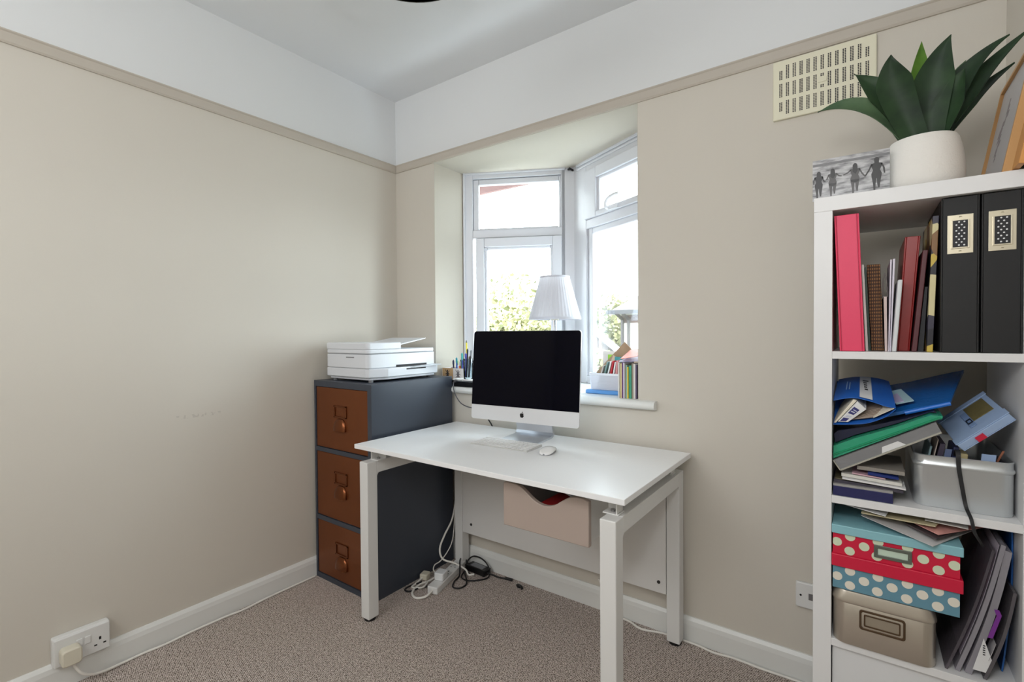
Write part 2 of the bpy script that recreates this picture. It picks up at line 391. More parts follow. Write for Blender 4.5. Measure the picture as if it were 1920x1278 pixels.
# ------------------------------------------------------------------ outside, an upper-floor view
M_leafy = [mat('leaf a', (120,118,80), 0.8, var=0.25, vscale=3), mat('leaf b', (94,96,62), 0.8, var=0.25, vscale=3), mat('leaf c', (142,138,102), 0.8, var=0.2, vscale=3)]
M_bark = mat('bark', (92,76,62), 0.9, var=0.2)
GZ = -2.8
random.seed(3)
solo('ground', B().box(-45, 30, 3.0, 70, GZ-0.2, GZ), mat('grass', (74,76,62), 0.95, var=0.3, vscale=0.6), kind='structure')
def tree(name, label, base, h, r, n, seed, cat='tree', leaf=0.16):
    rnd = random.Random(seed); x, y = base
    t = thing(name, label, cat, (x, y, GZ), 0, 'trees beyond the window' if cat == 'tree' else None)
    cz = GZ+h-r*0.9
    tb = B().tube(sp([(x, y, GZ), (x+0.15, y, GZ+(h-r)*0.5), (x, y+0.1, cz)], 5), [0.32*r/2.5]*5+[0.2*r/2.5]*6, 8)
    for k in range(9):
        a = rnd.uniform(0, 6.28); e = rnd.uniform(0.1, 1.2)
        d = Vector((math.cos(a)*math.cos(e), math.sin(a)*math.cos(e), math.sin(e)))
        tb.tube([(x, y, cz-r*0.3), Vector((x, y, cz-r*0.3))+d*r*0.9], [0.09*r/2.5, 0.02], 5)
    part('trunk', tb, M_bark, t, smooth=40)
    cb = B(); lobes = [(Vector((rnd.gauss(0, r*0.42), rnd.gauss(0, r*0.42), rnd.gauss(0, r*0.30))), r*rnd.uniform(0.35, 0.6)) for _ in range(16)]
    for k in range(n):
        c, lr = rnd.choice(lobes); d = Vector((rnd.gauss(0,1), rnd.gauss(0,1), rnd.gauss(0,1))).normalized()
        p = Vector((x, y, cz))+c+d*lr*rnd.uniform(0.75, 1.05)
        u = Vector((rnd.gauss(0,1), rnd.gauss(0,1), rnd.gauss(0,1))).normalized(); v = u.orthogonal().normalized(); q = leaf*rnd.uniform(0.5, 1.2)
        cb.add([p-u*q, p+v*q*0.6, p+u*q, p-v*q*0.6], [(0,1,2,3)], rnd.choice((0,0,1,2)))
    part('crown', cb, M_leafy, t)
    return t
tree('tree', 'broad pale green tree filling the lower casement beside the lamp', (-11.2, 17.0), 5.6, 2.9, 9000, 1)
tree('tree', 'pale green tree behind the brick gable and the pale house', (-9.1, 23.4), 6.1, 3.0, 9000, 2)
tree('garden_shrub', 'light green shrub in front of the brick gable outside', (-2.31, 7.1), 3.75, 0.42, 1600, 5, 'shrub', 0.07)
def brick():
    M = bpy.data.materials.new('outdoor brick'); M.use_nodes = True; n = M.node_tree; b_ = n.nodes['Principled BSDF']; b_.inputs['Roughness'].default_value = 0.9
    t = n.nodes.new('ShaderNodeTexBrick'); t.inputs['Scale'].default_value = 4.5; t.inputs['Color1'].default_value = rgb((70,55,52)); t.inputs['Color2'].default_value = rgb((60,48,46)); t.inputs['Mortar'].default_value = rgb((78,70,68))
    tc = n.nodes.new('ShaderNodeTexCoord'); mp = n.nodes.new('ShaderNodeMapping'); mp.inputs['Rotation'].default_value = (math.radians(90), 0, 0)
    n.links.new(tc.outputs['Object'], mp.inputs['Vector']); n.links.new(mp.outputs['Vector'], t.inputs['Vector']); n.links.new(t.outputs['Color'], b_.inputs['Base Color']); return M
M_brick = brick()
M_tile = mat('roof tiles', (92,90,90), 0.9, var=0.1, vscale=6)
M_fascia = mat('white fascia', (228,228,226), 0.6)
# brick outbuilding gable
gx, gy = -3.463, 9.392
t = thing('garage', 'brick gable with white verge boards behind the window sill clutter', 'building', (gx, gy, GZ))
E_ = 2.2
GR = Matrix.Translation((gx, gy, 0)) @ Matrix.Rotation(math.radians(30), 4, 'Z') @ Matrix.Translation((-gx, -gy, 0))
part('wall', B().prism([(gx-1.9, GZ), (gx+1.9, GZ), (gx+1.9, 1.3-1.62), (gx, 1.3), (gx-1.9, 1.3-1.62)], gy, gy+1.3, 'y').xf(GR), M_brick, t)
rb = B().hexa([(gx, gy-0.1, 1.32), (gx+2.1, gy-0.1, -0.47), (gx+2.1, gy+1.4, -0.47), (gx, gy+1.4, 1.32), (gx, gy-0.1, 1.42), (gx+2.1, gy-0.1, -0.37), (gx+2.1, gy+1.4, -0.37), (gx, gy+1.4, 1.42)])
rb.hexa([(gx, gy-0.1, 1.32), (gx-2.1, gy-0.1, -0.47), (gx-2.1, gy+1.4, -0.47), (gx, gy+1.4, 1.32), (gx, gy-0.1, 1.42), (gx-2.1, gy-0.1, -0.37), (gx-2.1, gy+1.4, -0.37), (gx, gy+1.4, 1.42)])
part('roof', rb.xf(GR), M_tile, t)
vb = B()
for sgn in (-1, 1):
    vb.hexa([(gx, gy-0.14, 1.22), (gx+sgn*2.1, gy-0.14, -0.57), (gx+sgn*2.1, gy-0.101, -0.57), (gx, gy-0.101, 1.22), (gx, gy-0.14, 1.42), (gx+sgn*2.1, gy-0.14, -0.37), (gx+sgn*2.1, gy-0.101, -0.37), (gx, gy-0.101, 1.42)])
part('verge_board', vb.xf(GR), M_fascia, t)
# pale house with gutter and pipes
hx, hy = -3.84, 12.20
t = thing('house', 'pale house with grey gutter and two drainpipes seen through the window', 'building', (hx, hy, GZ))
part('wall', B().box(hx, hx+7, hy, hy+6, GZ, 1.72), mat('pale render', (232,226,214), 0.9, var=0.04), t)
part('brick_band', B().box(hx-0.01, hx+7, hy-0.012, hy, 1.48, 1.72), mat('pink brick', (88,68,64), 0.9), t)
part('roof', B().hexa([(hx-0.2, hy-0.5, 1.82), (hx+7.5, hy-0.5, 1.82), (hx+7.5, hy+6.5, 1.82), (hx-0.2, hy+6.5, 1.82), (hx+2.4, hy+2.8, 3.9), (hx+4.6, hy+2.8, 3.9), (hx+4.6, hy+3.2, 3.9), (hx+2.4, hy+3.2, 3.9)]), M_tile, t)
part('soffit', B().box(hx-0.2, hx+7.5, hy-0.5, hy+6.5, 1.74, 1.82), M_fascia, t)
part('gutter', B().box(hx-0.22, hx+7.5, hy-0.62, hy-0.5, 1.74, 1.86), mat('grey gutter', (30,29,36), 0.5), t)
for k, dx in enumerate((0.06, 0.26)):
    part('drainpipe', B().cyl((hx+dx, hy-0.06, GZ), (hx+dx, hy-0.06, 1.6), 0.05, 10).cyl((hx+dx, hy-0.06, 1.6), (hx+dx, hy-0.5, 1.76), 0.05, 10), mat('pipe', (42,34,40), 0.5), t, smooth=40)
# own eaves above the bay
t = thing('roof_eaves', 'reddish fascia and pale soffit of the eaves above the fixed window pane', 'eaves', (0.2, 0.9, 2.28))
part('fascia_board', B().box(-3.0, 1.6, 1.00, 1.03, 2.272, 2.36), mat('reddish fascia', (84,58,54), 0.7, var=0.12, vscale=14, stretch=(1, 1, 8)), t)
part('soffit', B().box(-3.0, 1.6, 0.62, 1.00, 2.35, 2.362), mat('pale soffit', (110,102,98), 0.8), t)
# ------------------------------------------------------------------ sockets, vent, cables on the walls
M_plate = mat('white plate plastic', (222,222,220), 0.35)
M_dark = mat('dark gap', (24,22,22), 0.7)
M_ivory = mat('ivory plastic', (214,208,190), 0.4)
M_whitecable = mat('white cable', (232,229,222), 0.45)
M_blackcable = mat('black cable', (20,20,22), 0.5)
# double socket on the left wall
t = thing('wall_socket', 'white double wall socket with two switches above the skirting board', 'socket', (0, -1.447, 0.135))
b = B(); y0, y1, z0, z1 = -1.523, -1.370, 0.085, 0.182
b.box(0, 0.030, y0, y1, z0, z1)
part('back_box', b, M_plate, t, bevel=0.006, seg=3)
b = B().box(0.030, 0.038, y0+0.002, y1-0.002, z0+0.002, z1-0.002)
pl = part('face_plate', b, M_plate, t, bevel=0.003)
for yc in (-1.456, -1.434):
    part('switch', B().box(0.038, 0.0415, yc-0.0085, yc+0.0085, 0.131, 0.157), M_plate, t, bevel=0.0015)
for yc in (-1.482, -1.400):
    part('earth_slot', B().box(0.0375, 0.0385, yc-0.003, yc+0.003, 0.128, 0.138), M_dark, pl)
    for s in (-1, 1): part('pin_slot', B().box(0.0375, 0.0385, yc+s*0.0125-0.004, yc+s*0.0125+0.004, 0.110, 0.115), M_dark, pl)
# plug and its lead along the skirting
t = thing('mains_lead', 'white lead with ivory plug running along the skirting under the double socket', 'cable', (0.03, -1.48, 0.0))
b = B().prism(rrect(-1.510, -1.456, 0.096, 0.152, 0.012), 0.0386, 0.080, 'x')
part('plug', b, M_ivory, t, smooth=35, bevel=0.005)
path = [(0.062, -1.478, 0.095), (0.060, -1.474, 0.082), (0.066, -1.458, 0.052), (0.060, -1.43, 0.028), (0.045, -1.39, 0.012), (0.034, -1.33, 0.006), (0.030, -1.27, 0.0048), (0.036, -1.20, 0.0048), (0.030, -1.10, 0.0048), (0.032, -0.98, 0.0048), (0.040, -0.91, 0.0048), (0.030, -0.80, 0.0048), (0.028, -0.68, 0.0048), (0.027, -0.565, 0.0048)]
part('cable', B().tube(sp(path, 8), 0.0046, 8), M_whitecable, t, smooth=60)
# telephone socket beside the bookcase
t = thing('telephone_socket', 'single white telephone socket on the wall beside the white bookcase', 'socket', (2.075, 0, 0.297))
part('face_plate', B().box(2.032, 2.118, -0.014, 0, 0.255, 0.341), M_plate, t, bevel=0.004)
part('port', B().box(2.070, 2.083, -0.0146, -0.0138, 0.287, 0.309), mat('grey port', (110,108,108), 0.6), t)
part('screw', B().cyl((2.047, -0.0138, 0.298), (2.047, -0.0150, 0.298), 0.0035, 10), mat('dark gap', (24,22,22), 0.7), t)
# white lead along the back wall
path = [(1.30, -0.02, 0.14), (1.34, -0.022, 0.06), (1.375, -0.024, 0.012), (1.44, -0.024, 0.004), (1.498, -0.045, 0.004), (1.58, -0.022, 0.004), (1.656, -0.021, 0.004), (1.709, -0.021, 0.004), (1.773, -0.030, 0.004), (1.82, -0.022, 0.004), (1.877, -0.021, 0.004), (1.93, -0.024, 0.004), (2.02, -0.021, 0.004), (2.10, -0.021, 0.004), (2.22, -0.022, 0.004)]
solo('white_cable', B().tube(sp([(p[0], p[1]-0.006, p[2]) for p in path], 6), 0.0044, 8), M_whitecable, 'thin white cable lying along the back skirting from the desk to the bookcase', 'cable', smooth=60)
# air vent
t = thing('air_vent', 'cream air vent grille on the wall above the pot plant', 'vent', (2.104, 0, 1.922))
V0, V1, VZ0, VZ1 = 1.960, 2.248, 1.924, 2.124
M_vent = mat('cream vent plastic', (228,224,200), 0.5)
part('plate', B().box(V0, V1, -0.012, 0, VZ0, VZ1), M_vent, t, bevel=0.003)
b = B()
for ci in range(13):
    xc = V0+0.024+ci*0.0200
    for ri in range(3):
        zc = VZ0+0.040+ri*0.0595
        zh = 0.024
        if ci in (0, 12): zh = 0.018 if ri != 1 else 0.024
        if ci in (0, 12): zc += 0.006 if ri == 0 else (-0.006 if ri == 2 else 0)
        nrow = int(zh*2/0.0052)
        for k in range(nrow):
            z = zc-zh+0.0052*k
            if ci == 6 and ri == 1 and abs(z-zc+0.002) < 0.0135: continue
            for dx in (-0.0046, 0.0010):
                b.box(xc+dx, xc+dx+0.0036, -0.0127, -0.0119, z, z+0.0036)
part('vent_slots', b, mat('vent hole', (40,38,44), 0.8), t)
part('boss', B().box(V0+0.132, V0+0.156, -0.0145, -0.012, VZ0+0.092, VZ0+0.108), M_vent, t, bevel=0.001)

# ------------------------------------------------------------------ ceiling pendant
t = thing('pendant_light', 'dark pendant lampshade with gold lining hanging from the ceiling', 'ceiling light', (1.24, -1.035, 2.20))
b = B()
out = [(0.200, 0.0), (0.200, 0.006), (0.185, 0.075), (0.150, 0.130), (0.090, 0.165), (0.035, 0.178)]
b.lathe(out, (1.24, -1.035, 2.20), 56)
part('lampshade', b, mat('black shade', (20,19,20), 0.45), t, smooth=40)
b = B().lathe([(0.197, 0.0), (0.196, 0.006), (0.181, 0.074), (0.146, 0.128), (0.087, 0.162), (0.030, 0.174)], (1.24, -1.035, 2.20), 56)
part('gold_lining', b, mat('gold lining', (196,146,84), 0.35, metal=0.8), t, smooth=40)
b = B().cyl((1.24, -1.035, 2.376), (1.24, -1.035, 2.42), 0.022, 16).cyl((1.24, -1.035, 2.42), (1.24, -1.035, ZC-0.018), 0.004, 8)
part('cord', b, M_blackcable, t, smooth=40)
part('ceiling_rose', B().lathe([(0.0, -0.024), (0.02, -0.024), (0.045, -0.010), (0.048, 0.0)], (1.24, -1.035, ZC), 24), M_plate, t, smooth=40)
b = B().lathe([(0.0, 0.0), (0.022, 0.008), (0.030, 0.030), (0.022, 0.055), (0.013, 0.075), (0.013, 0.10)], (1.24, -1.035, 2.275), 20)
part('bulb', b, mat('bulb', (236,232,222), 0.3), t, smooth=40)

# ------------------------------------------------------------------ filing cabinet
M_slate = mat('slate painted metal', (57,63,74), 0.38, var=0.04, vscale=4)
M_copper = mat('copper brown drawer', (122,68,34), 0.34, metal=0.55, var=0.12, vscale=5)
M_bronze = mat('bronze fitting', (128,76,46), 0.25, metal=0.85)
CX0, CX1, CY0, CY1, CZ = 0.018, 0.458, -0.550, -0.030, 0.972
t = thing('filing_cabinet', 'slate grey three-drawer filing cabinet with copper brown drawers under the printer', 'filing cabinet', ((CX0+CX1)/2, (CY0+CY1)/2, 0))
b = B().box(CX0, CX1, CY0+0.018, CY1, 0, CZ)
zs = [(0.024, 0.290), (0.312, 0.628), (0.648, 0.944)]
xs = (0.030, 0.430)
b.box(CX0, xs[0], CY0, CY0+0.018, 0, CZ).box(xs[1], CX1, CY0, CY0+0.018, 0, CZ)
zz = [0]+[q for p in zs for q in p]+[CZ]
for k in range(0, 8, 2): b.box(xs[0], xs[1], CY0, CY0+0.018, zz[k], zz[k+1])
part('cabinet_body', b, M_slate, t)
for z0, z1 in zs:
    d = part('drawer', B().box(xs[0]+0.002, xs[1]-0.002, CY0+0.003, CY0+0.0178, z0+0.002, z1-0.002), M_copper, t, bevel=0.003)
    zc = z1-0.112
    b = B(); xh0, xh1 = 0.182, 0.270; yy = CY0+0.003
    ring_ = [(xh0, zc-0.025), (xh1, zc-0.025), (xh1, zc+0.025), (xh0, zc+0.025)]
    for q0, q1 in ((0,1),(1,2),(2,3),(3,0)):
        a, c = ring_[q0], ring_[q1]
        b.box(min(a[0],c[0])-0.004, max(a[0],c[0])+0.004, yy-0.005, yy+0.0005, min(a[1],c[1])-0.004, max(a[1],c[1])+0.004)
    part('label_holder', b, M_bronze, d, bevel=0.0015)
    # cup pull: half shell open below
    zt = zc-0.080
    def cup(u, v, zt=zt, yy=yy):
        a = math.pi*u; k = v*math.pi/2
        return (0.226-0.044*math.copysign(abs(math.cos(a))**0.7, math.cos(a)), yy-0.020*math.sin(k)*(0.35+0.65*math.sin(a)), zt-0.010+0.058*math.sin(a)**0.7*math.cos(k))
    b = B().grid(cup, 18, 8, 0)
    part('cup_pull', b, M_bronze, d, smooth=60)

# ------------------------------------------------------------------ desk
M_desk = mat('white desk laminate', (240,241,242), 0.30, var=0.008, vscale=8)
M_frame = mat('white powder coat', (224,224,222), 0.38)
M_foot = mat('black rubber foot', (16,16,17), 0.6)
DX0, DX1, DY0, DY1, DZ = 0.486, 1.686, -0.662, -0.030, 0.736
DU = DZ-0.018
t = thing('desk', 'white office desk with square metal legs below the bay window', 'desk', ((DX0+DX1)/2, (DY0+DY1)/2, 0))
part('tabletop', B().box(DX0, DX1, DY0, DY1, DU, DZ), M_desk, t, bevel=0.0015)
for lx in (DX0+0.028, DX1-0.078):
    fy0, fy1, ry0, ry1 = -0.658, -0.606, -0.079, -0.027
    for ya, yb in ((fy0, fy1), (ry0, ry1)):
        lg = part('leg', B().box(lx, lx+0.05, ya, yb, 0.012, 0.666), M_frame, t, bevel=0.003)
        part('foot', B().lathe([(0.022, 0), (0.024, 0.003), (0.024, 0.0119), (0.010, 0.0121)], (lx+0.025, (ya+yb)/2, 0), 20), M_foot, lg, smooth=40)
    b = B().box(lx+0.0002, lx+0.0498, fy1, ry0, 0.616, 0.6658)
    for ya, s in ((fy1, 1), (ry0, -1)):                                        # small radius where beam meets leg
        poly = [(ya, 0.616)]+[(ya+s*(0.014-0.014*math.sin(math.radians(a))), 0.602+0.014*math.cos(math.radians(a))*1.0) for a in (0, 30, 60, 90)]
        b.prism(poly, lx+0.0004, lx+0.0496, 'x')
    part('side_beam', b, M_frame, t, bevel=0.002)
    for yc in (-0.590, -0.105):
        br = B().box(lx-0.012 if lx > 1 else lx+0.012, lx+0.038 if lx > 1 else lx+0.062, yc-0.022, yc+0.022, 0.666, 0.670)
        br.box(lx+0.030 if lx > 1 else lx+0.016, lx+0.034 if lx > 1 else lx+0.020, yc-0.022, yc+0.022, 0.670, DU)
        br.box(lx-0.012 if lx > 1 else lx+0.012, lx+0.038 if lx > 1 else lx+0.062, yc-0.022, yc+0.022, DU-0.004, DU)
        br.box(lx-0.012 if lx > 1 else lx+0.012, lx+0.034 if lx > 1 else lx+0.062, yc+0.018, yc+0.022, 0.670, DU-0.004)
        bk = part('bracket', br, M_frame, t, bevel=0.001)
        part('bolt', B().cyl((lx+0.012 if lx > 1 else lx+0.040, yc-0.001, 0.670), (lx+0.012 if lx > 1 else lx+0.040, yc-0.001, 0.676), 0.007, 10), mat('steel bolt', (150,150,150), 0.3, metal=0.9), bk, smooth=40)
mp = part('modesty_panel', B().box(0.566, 1.606, -0.0775, -0.0615, 0.188, DU-0.002), mat('white modesty panel', (222,221,219), 0.4), t, bevel=0.001)
for xx, zz_ in ((0.624, 0.238), (1.578, 0.230), (0.624, 0.60), (1.578, 0.60)):
    part('screw', B().cyl((xx, -0.080, zz_), (xx, -0.0774, zz_), 0.0065, 14), mat('dark screw', (70,68,66), 0.4, metal=0.6), mp, smooth=40)
# drawer hung under the desktop: taupe front with a scooped grip
M_taupe = mat('taupe drawer front', (176,160,150), 0.45)
fx0, fx1, fy, fz0, fz1 = 1.214, 1.540, -0.590, 0.538, 0.690
pr_ = [(fx0, fz0), (fx1, fz0), (fx1, fz1-0.010)]
sc = [(0.93, 0.002), (0.86, 0.001), (0.78, -0.006), (0.70, -0.022), (0.62, -0.040), (0.53, -0.048), (0.45, -0.046), (0.37, -0.036), (0.29, -0.018), (0.22, -0.004), (0.15, 0.002), (0.06, 0.003)]
pr_ += [(fx0+u*(fx1-fx0), fz1-0.006+dz) for u, dz in [(p.x, p.y) for p in sp([(u, dz, 0) for u, dz in sc], 4)]]+[(fx0, fz1-0.005)]
dr = part('under_desk_drawer', B().box(fx0+0.012, fx1-0.012, fy+0.019, -0.20, fz0+0.002, fz0+0.010).box(fx0+0.012, fx0+0.022, fy+0.019, -0.20, fz0+0.010, DU-0.001).box(fx1-0.022, fx1-0.012, fy+0.019, -0.20, fz0+0.010, DU-0.001).box(fx0+0.022, fx1-0.022, -0.21, -0.20, fz0+0.010, fz1), mat('white drawer box', (216,216,214), 0.4), t)
part('drawer_front', B().prism(pr_, fy, fy+0.018, 'y'), M_taupe, dr, smooth=35, bevel=0.0025)
# papers inside the drawer
solo('booklet', B().box(1.34, 1.42, -0.565, -0.40, fz0+0.011, fz0+0.090, 0), mat('red booklet', (160,30,34), 0.5), 'red booklet lying inside the scooped drawer under the desk', 'booklet', bevel=0.002)
b = B().box(0, 0.16, -0.10, 0.10, 0, 0.004).xf(Matrix.Translation((1.425, -0.45, fz0+0.142)) @ Matrix.Rotation(math.radians(24), 4, 'Y') @ Matrix.Rotation(0.15, 4, 'Z') @ Matrix.Translation((-0.075, 0, 0)))
solo('folder', b, mat('grey folder', (190,188,192), 0.5), 'pale grey folder slanting inside the scooped drawer under the desk', 'folder')

# ------------------------------------------------------------------ printer on the cabinet
M_prn = mat('white printer shell', (218,221,226), 0.38)
M_prn2 = mat('light grey printer', (196,200,205), 0.4)
PZ = CZ
t = thing('printer', 'white multifunction printer with document feeder on top of the filing cabinet', 'printer', (0.22, -0.28, PZ))
px0, px1, py0, py1 = 0.060, 0.392, -0.512, -0.078
def rr_xy(x0, x1, y0, y1, r): return rrect(x0, x1, y0, y1, r, 6)
base = [(px0+0.004, py0+0.004), (px1-0.03, py0+0.004), (px1-0.012, py0+0.012), (px1+0.012, py0+0.085), (px1+0.016, py0+0.10), (px1+0.016, py1-0.01), (px1+0.006, py1), (px0+0.004, py1)]
b = B().prism(base, PZ+0.022, PZ+0.064, 'z'); b.prism([(0.226+(x-0.226)*0.94, -0.295+(y+0.295)*0.94) for x, y in base], PZ+0.010, PZ+0.022, 'z')
part('base', b, M_prn, t, bevel=0.004)
part('body', B().prism(rr_xy(px0, px1-0.006, py0, py1, 0.022), PZ+0.067, PZ+0.130, 'z').prism(rr_xy(px0+0.004, px1-0.010, py0+0.004, py1-0.004, 0.02), PZ+0.064, PZ+0.067, 'z', 0), M_prn, t, smooth=35, bevel=0.003)
b = B().prism(rr_xy(px0+0.003, px1-0.010, py0+0.003, py1-0.003, 0.02), PZ+0.130, PZ+0.1345, 'z')
part('lid_gap', b, mat('printer seam', (140,142,146), 0.6), t)
part('scanner_lid', B().prism(rr_xy(px0, px1-0.006, py0, py1-0.004, 0.022), PZ+0.1345, PZ+0.152, 'z'), M_prn, t, smooth=35, bevel=0.003)
part('document_feeder', B().prism(rr_xy(px0, px1-0.006, py0, -0.305, 0.018), PZ+0.152, PZ+0.184, 'z'), M_prn, t, smooth=35, bevel=0.004)
b = B().hexa([(px0+0.05, -0.315, PZ+0.170), (px1-0.012, -0.315, PZ+0.170), (px1-0.02, -0.135, PZ+0.200), (px0+0.05, -0.135, PZ+0.200), (px0+0.05, -0.315, PZ+0.176), (px1-0.012, -0.315, PZ+0.176), (px1-0.02, -0.135, PZ+0.205), (px0+0.05, -0.135, PZ+0.205)])
part('input_tray', b, M_prn, t, bevel=0.001)
b = B().box(px1-0.02, px1-0.0045, -0.345, -0.145, PZ+0.0655, PZ+0.076).box(px1+0.0155, px1+0.0165, -0.30, -0.17, PZ+0.051, PZ+0.057)
part('paper_slot', b, M_dark, t)
part('output_tray', B().hexa([(px1-0.01, -0.31, PZ+0.0585), (px1+0.030, -0.255, PZ+0.0595), (px1+0.046, -0.088, PZ+0.0645), (px1-0.01, -0.088, PZ+0.0645), (px1-0.01, -0.31, PZ+0.0625), (px1+0.030, -0.255, PZ+0.0635), (px1+0.046, -0.088, PZ+0.0685), (px1-0.01, -0.088, PZ+0.0685)]), M_prn2, t, bevel=0.001)
part('badge', B().box(0.226, 0.286, py0-0.0008, py0+0.0006, PZ+0.1135, PZ+0.1185), mat('grey badge', (120,122,126), 0.5), t)
part('button_panel', B().hexa([(px1-0.014, py0+0.018, PZ+0.046), (px1-0.004, py0+0.048, PZ+0.046), (px1-0.004, py0+0.048, PZ+0.050), (px1-0.014, py0+0.018, PZ+0.050), (px1-0.011, py0+0.0175, PZ+0.046), (px1-0.0015, py0+0.0475, PZ+0.046), (px1-0.0015, py0+0.0475, PZ+0.050), (px1-0.011, py0+0.0175, PZ+0.050)]), mat('grey badge', (120,122,126), 0.5), t)
for xx in (px0+0.03, px1-0.03):
    for yy in (py0+0.035, py1-0.03):
        part('foot', B().cyl((xx, yy, PZ), (xx, yy, PZ+0.0105), 0.011, 14), mat('grey rubber', (120,120,122), 0.7), t, smooth=40)

# ------------------------------------------------------------------ computer, keyboard, mouse
M_alu = mat('brushed aluminium', (228,230,234), 0.4, metal=0.45)
M_screen = mat('black screen glass', (5,5,16), 0.05, spec=0.10)
H_, T_ = 0.086, 0.075
IW, IH, CH = 0.528, 0.395, 0.064
base_pt = Vector((1.034, -0.218, 0.813))
MI = Matrix.Translation(base_pt) @ Matrix.Rotation(H_, 4, 'Z') @ Matrix.Rotation(-T_, 4, 'X')     # x right, y back, z up the panel
t = thing('desktop_computer', 'all-in-one desktop computer with black screen and silver stand on the white desk', 'computer', (1.034, -0.17, DZ))
b = B().prism(rrect(-IW/2, IW/2, 0, IH, 0.012), 0.0, 0.006, 'y', 0, MI)
prof = rrect(-IW/2, IW/2, 0, IH, 0.012); n_ = len(prof)
def shrink(k): return [(p[0]*k, IH/2+(p[1]-IH/2)*k) for p in prof]
lv = [(1.0, 0.006), (0.985, 0.012), (0.86, 0.026), (0.55, 0.042), (0.25, 0.048)]
vs = [MI @ Vector((p[0], y, p[1])) for k, y in lv for p in shrink(k)]
fs = [(i*n_+k, i*n_+(k+1) % n_, (i+1)*n_+(k+1) % n_, (i+1)*n_+k) for i in range(len(lv)-1) for k in range(n_)]+[tuple((len(lv)-1)*n_+k for k in range(n_))]
b.add(vs, fs)
body = part('aluminium_body', b, M_alu, t, smooth=35)
sp_ = [(-IW/2+0.0008, CH), (IW/2-0.0008, CH)]+[p for p in rrect(-IW/2+0.0008, IW/2-0.0008, 0, IH-0.0008, 0.0115) if p[1] > IH/2]
part('screen', B().prism(sp_, -0.0016, 0.0004, 'y', 0, MI), M_screen, t)
# fruit emblem with a bite and a leaf on the chin
def apple(cx, cz, s):
    pts = []
    right = [(0.00, 0.66), (0.18, 0.74), (0.42, 0.76), (0.66, 0.62)]
    bite = []
    for k in range(7):
        a = math.radians(110+140*k/6); bite.append((0.98+0.40*math.cos(a), 0.22+0.40*math.sin(a)))
    low = [(0.76, -0.32), (0.56, -0.68), (0.34, -0.90), (0.14, -0.86), (0.0, -0.80), (-0.14, -0.86), (-0.34, -0.90), (-0.58, -0.66), (-0.76, -0.26), (-0.82, 0.14), (-0.72, 0.50), (-0.46, 0.74), (-0.20, 0.74)]
    return [(cx+x*s, cz+z*s) for x, z in right+bite+low]
lb = B().prism(apple(0, CH/2, 0.0115), -0.0009, 0.0002, 'y', 0, MI)
leaf = [(0.0, 0.84), (0.02, 1.10), (0.16, 1.30), (0.38, 1.36), (0.36, 1.10), (0.22, 0.92)]
lb.prism([(x*0.0115, CH/2+z*0.0115) for x, z in leaf], -0.0009, 0.0002, 'y', 0, MI)
part('emblem', lb, mat('black emblem', (10,10,12), 0.3), body, label='black apple emblem with a bite and a leaf')
# L-shaped stand
MS = Matrix.Translation((1.034, -0.218, DZ)) @ Matrix.Rotation(H_, 4, 'Z')
prof = [(-0.052, 0.0), (0.100, 0.0), (0.118, 0.004), (0.128, 0.016), (0.126, 0.034), (0.080, 0.175), (0.050, 0.240), (0.044, 0.238), (0.072, 0.172), (0.112, 0.036), (0.113, 0.022), (0.106, 0.011), (0.094, 0.0075), (-0.052, 0.0045)]
b = B(); v = []
for xs_ in (-0.092, 0.092):
    v.append([MS @ Vector((xs_*(1.0 if p[1] < 0.03 else 0.98), p[0], p[1])) for p in prof])
n_ = len(prof)
b.add(v[0]+v[1], [tuple(range(n_))[::-1], tuple(range(n_, 2*n_))]+[(i, (i+1) % n_, n_+(i+1) % n_, n_+i) for i in range(n_)])
part('stand', b, mat('silver stand', (206,210,216), 0.28, metal=0.8), t, smooth=35)
b = B().tube(sp([MI @ Vector((0.03, 0.046, 0.10)), Vector((1.06, -0.085, 0.84)), Vector((1.068, -0.035, 0.775)), Vector((1.072, -0.018, 0.72)), Vector((1.075, -0.016, 0.55))], 6), 0.003, 8)
part('power_lead', b, M_whitecable, t, smooth=60)
# keyboard
MK = Matrix.Translation((1.026, -0.322, DZ)) @ Matrix.Rotation(math.radians(2.0), 4, 'Z')
t = thing('keyboard', 'slim white wireless keyboard in front of the computer stand', 'keyboard', (1.026, -0.322, DZ), math.radians(2.0))
kz = lambda y: 0.0045+0.0055*(y+0.0575)/0.115
b = B().hexa([MK @ Vector(p) for p in [(-0.1395,-0.0575,0.0),(0.1395,-0.0575,0.0),(0.1395,0.0575,0.0),(-0.1395,0.0575,0.0),(-0.1395,-0.0575,kz(-0.0575)),(0.1395,-0.0575,kz(-0.0575)),(0.1395,0.0575,kz(0.0575)),(-0.1395,0.0575,kz(0.0575))]])
part('keyboard_base', b, mat('keyboard aluminium', (208,208,206), 0.4, metal=0.3), t, bevel=0.0012)
M_key = mat('white key', (236,236,236), 0.4)
rows = [(0.048, 0.0105, [1]*14), (0.0295, 0.0165, [1]*13+[1.55]), (0.0105, 0.0165, [1.55]+[1]*13), (-0.0085, 0.0165, [1.8]+[1]*11+[1.8]), (-0.0275, 0.0165, [2.35]+[1]*10+[2.35]), (-0.0465, 0.0165, [1, 1, 1, 1.2, 5.3, 1.2, 1, 1, 1, 1])]
cache = {}
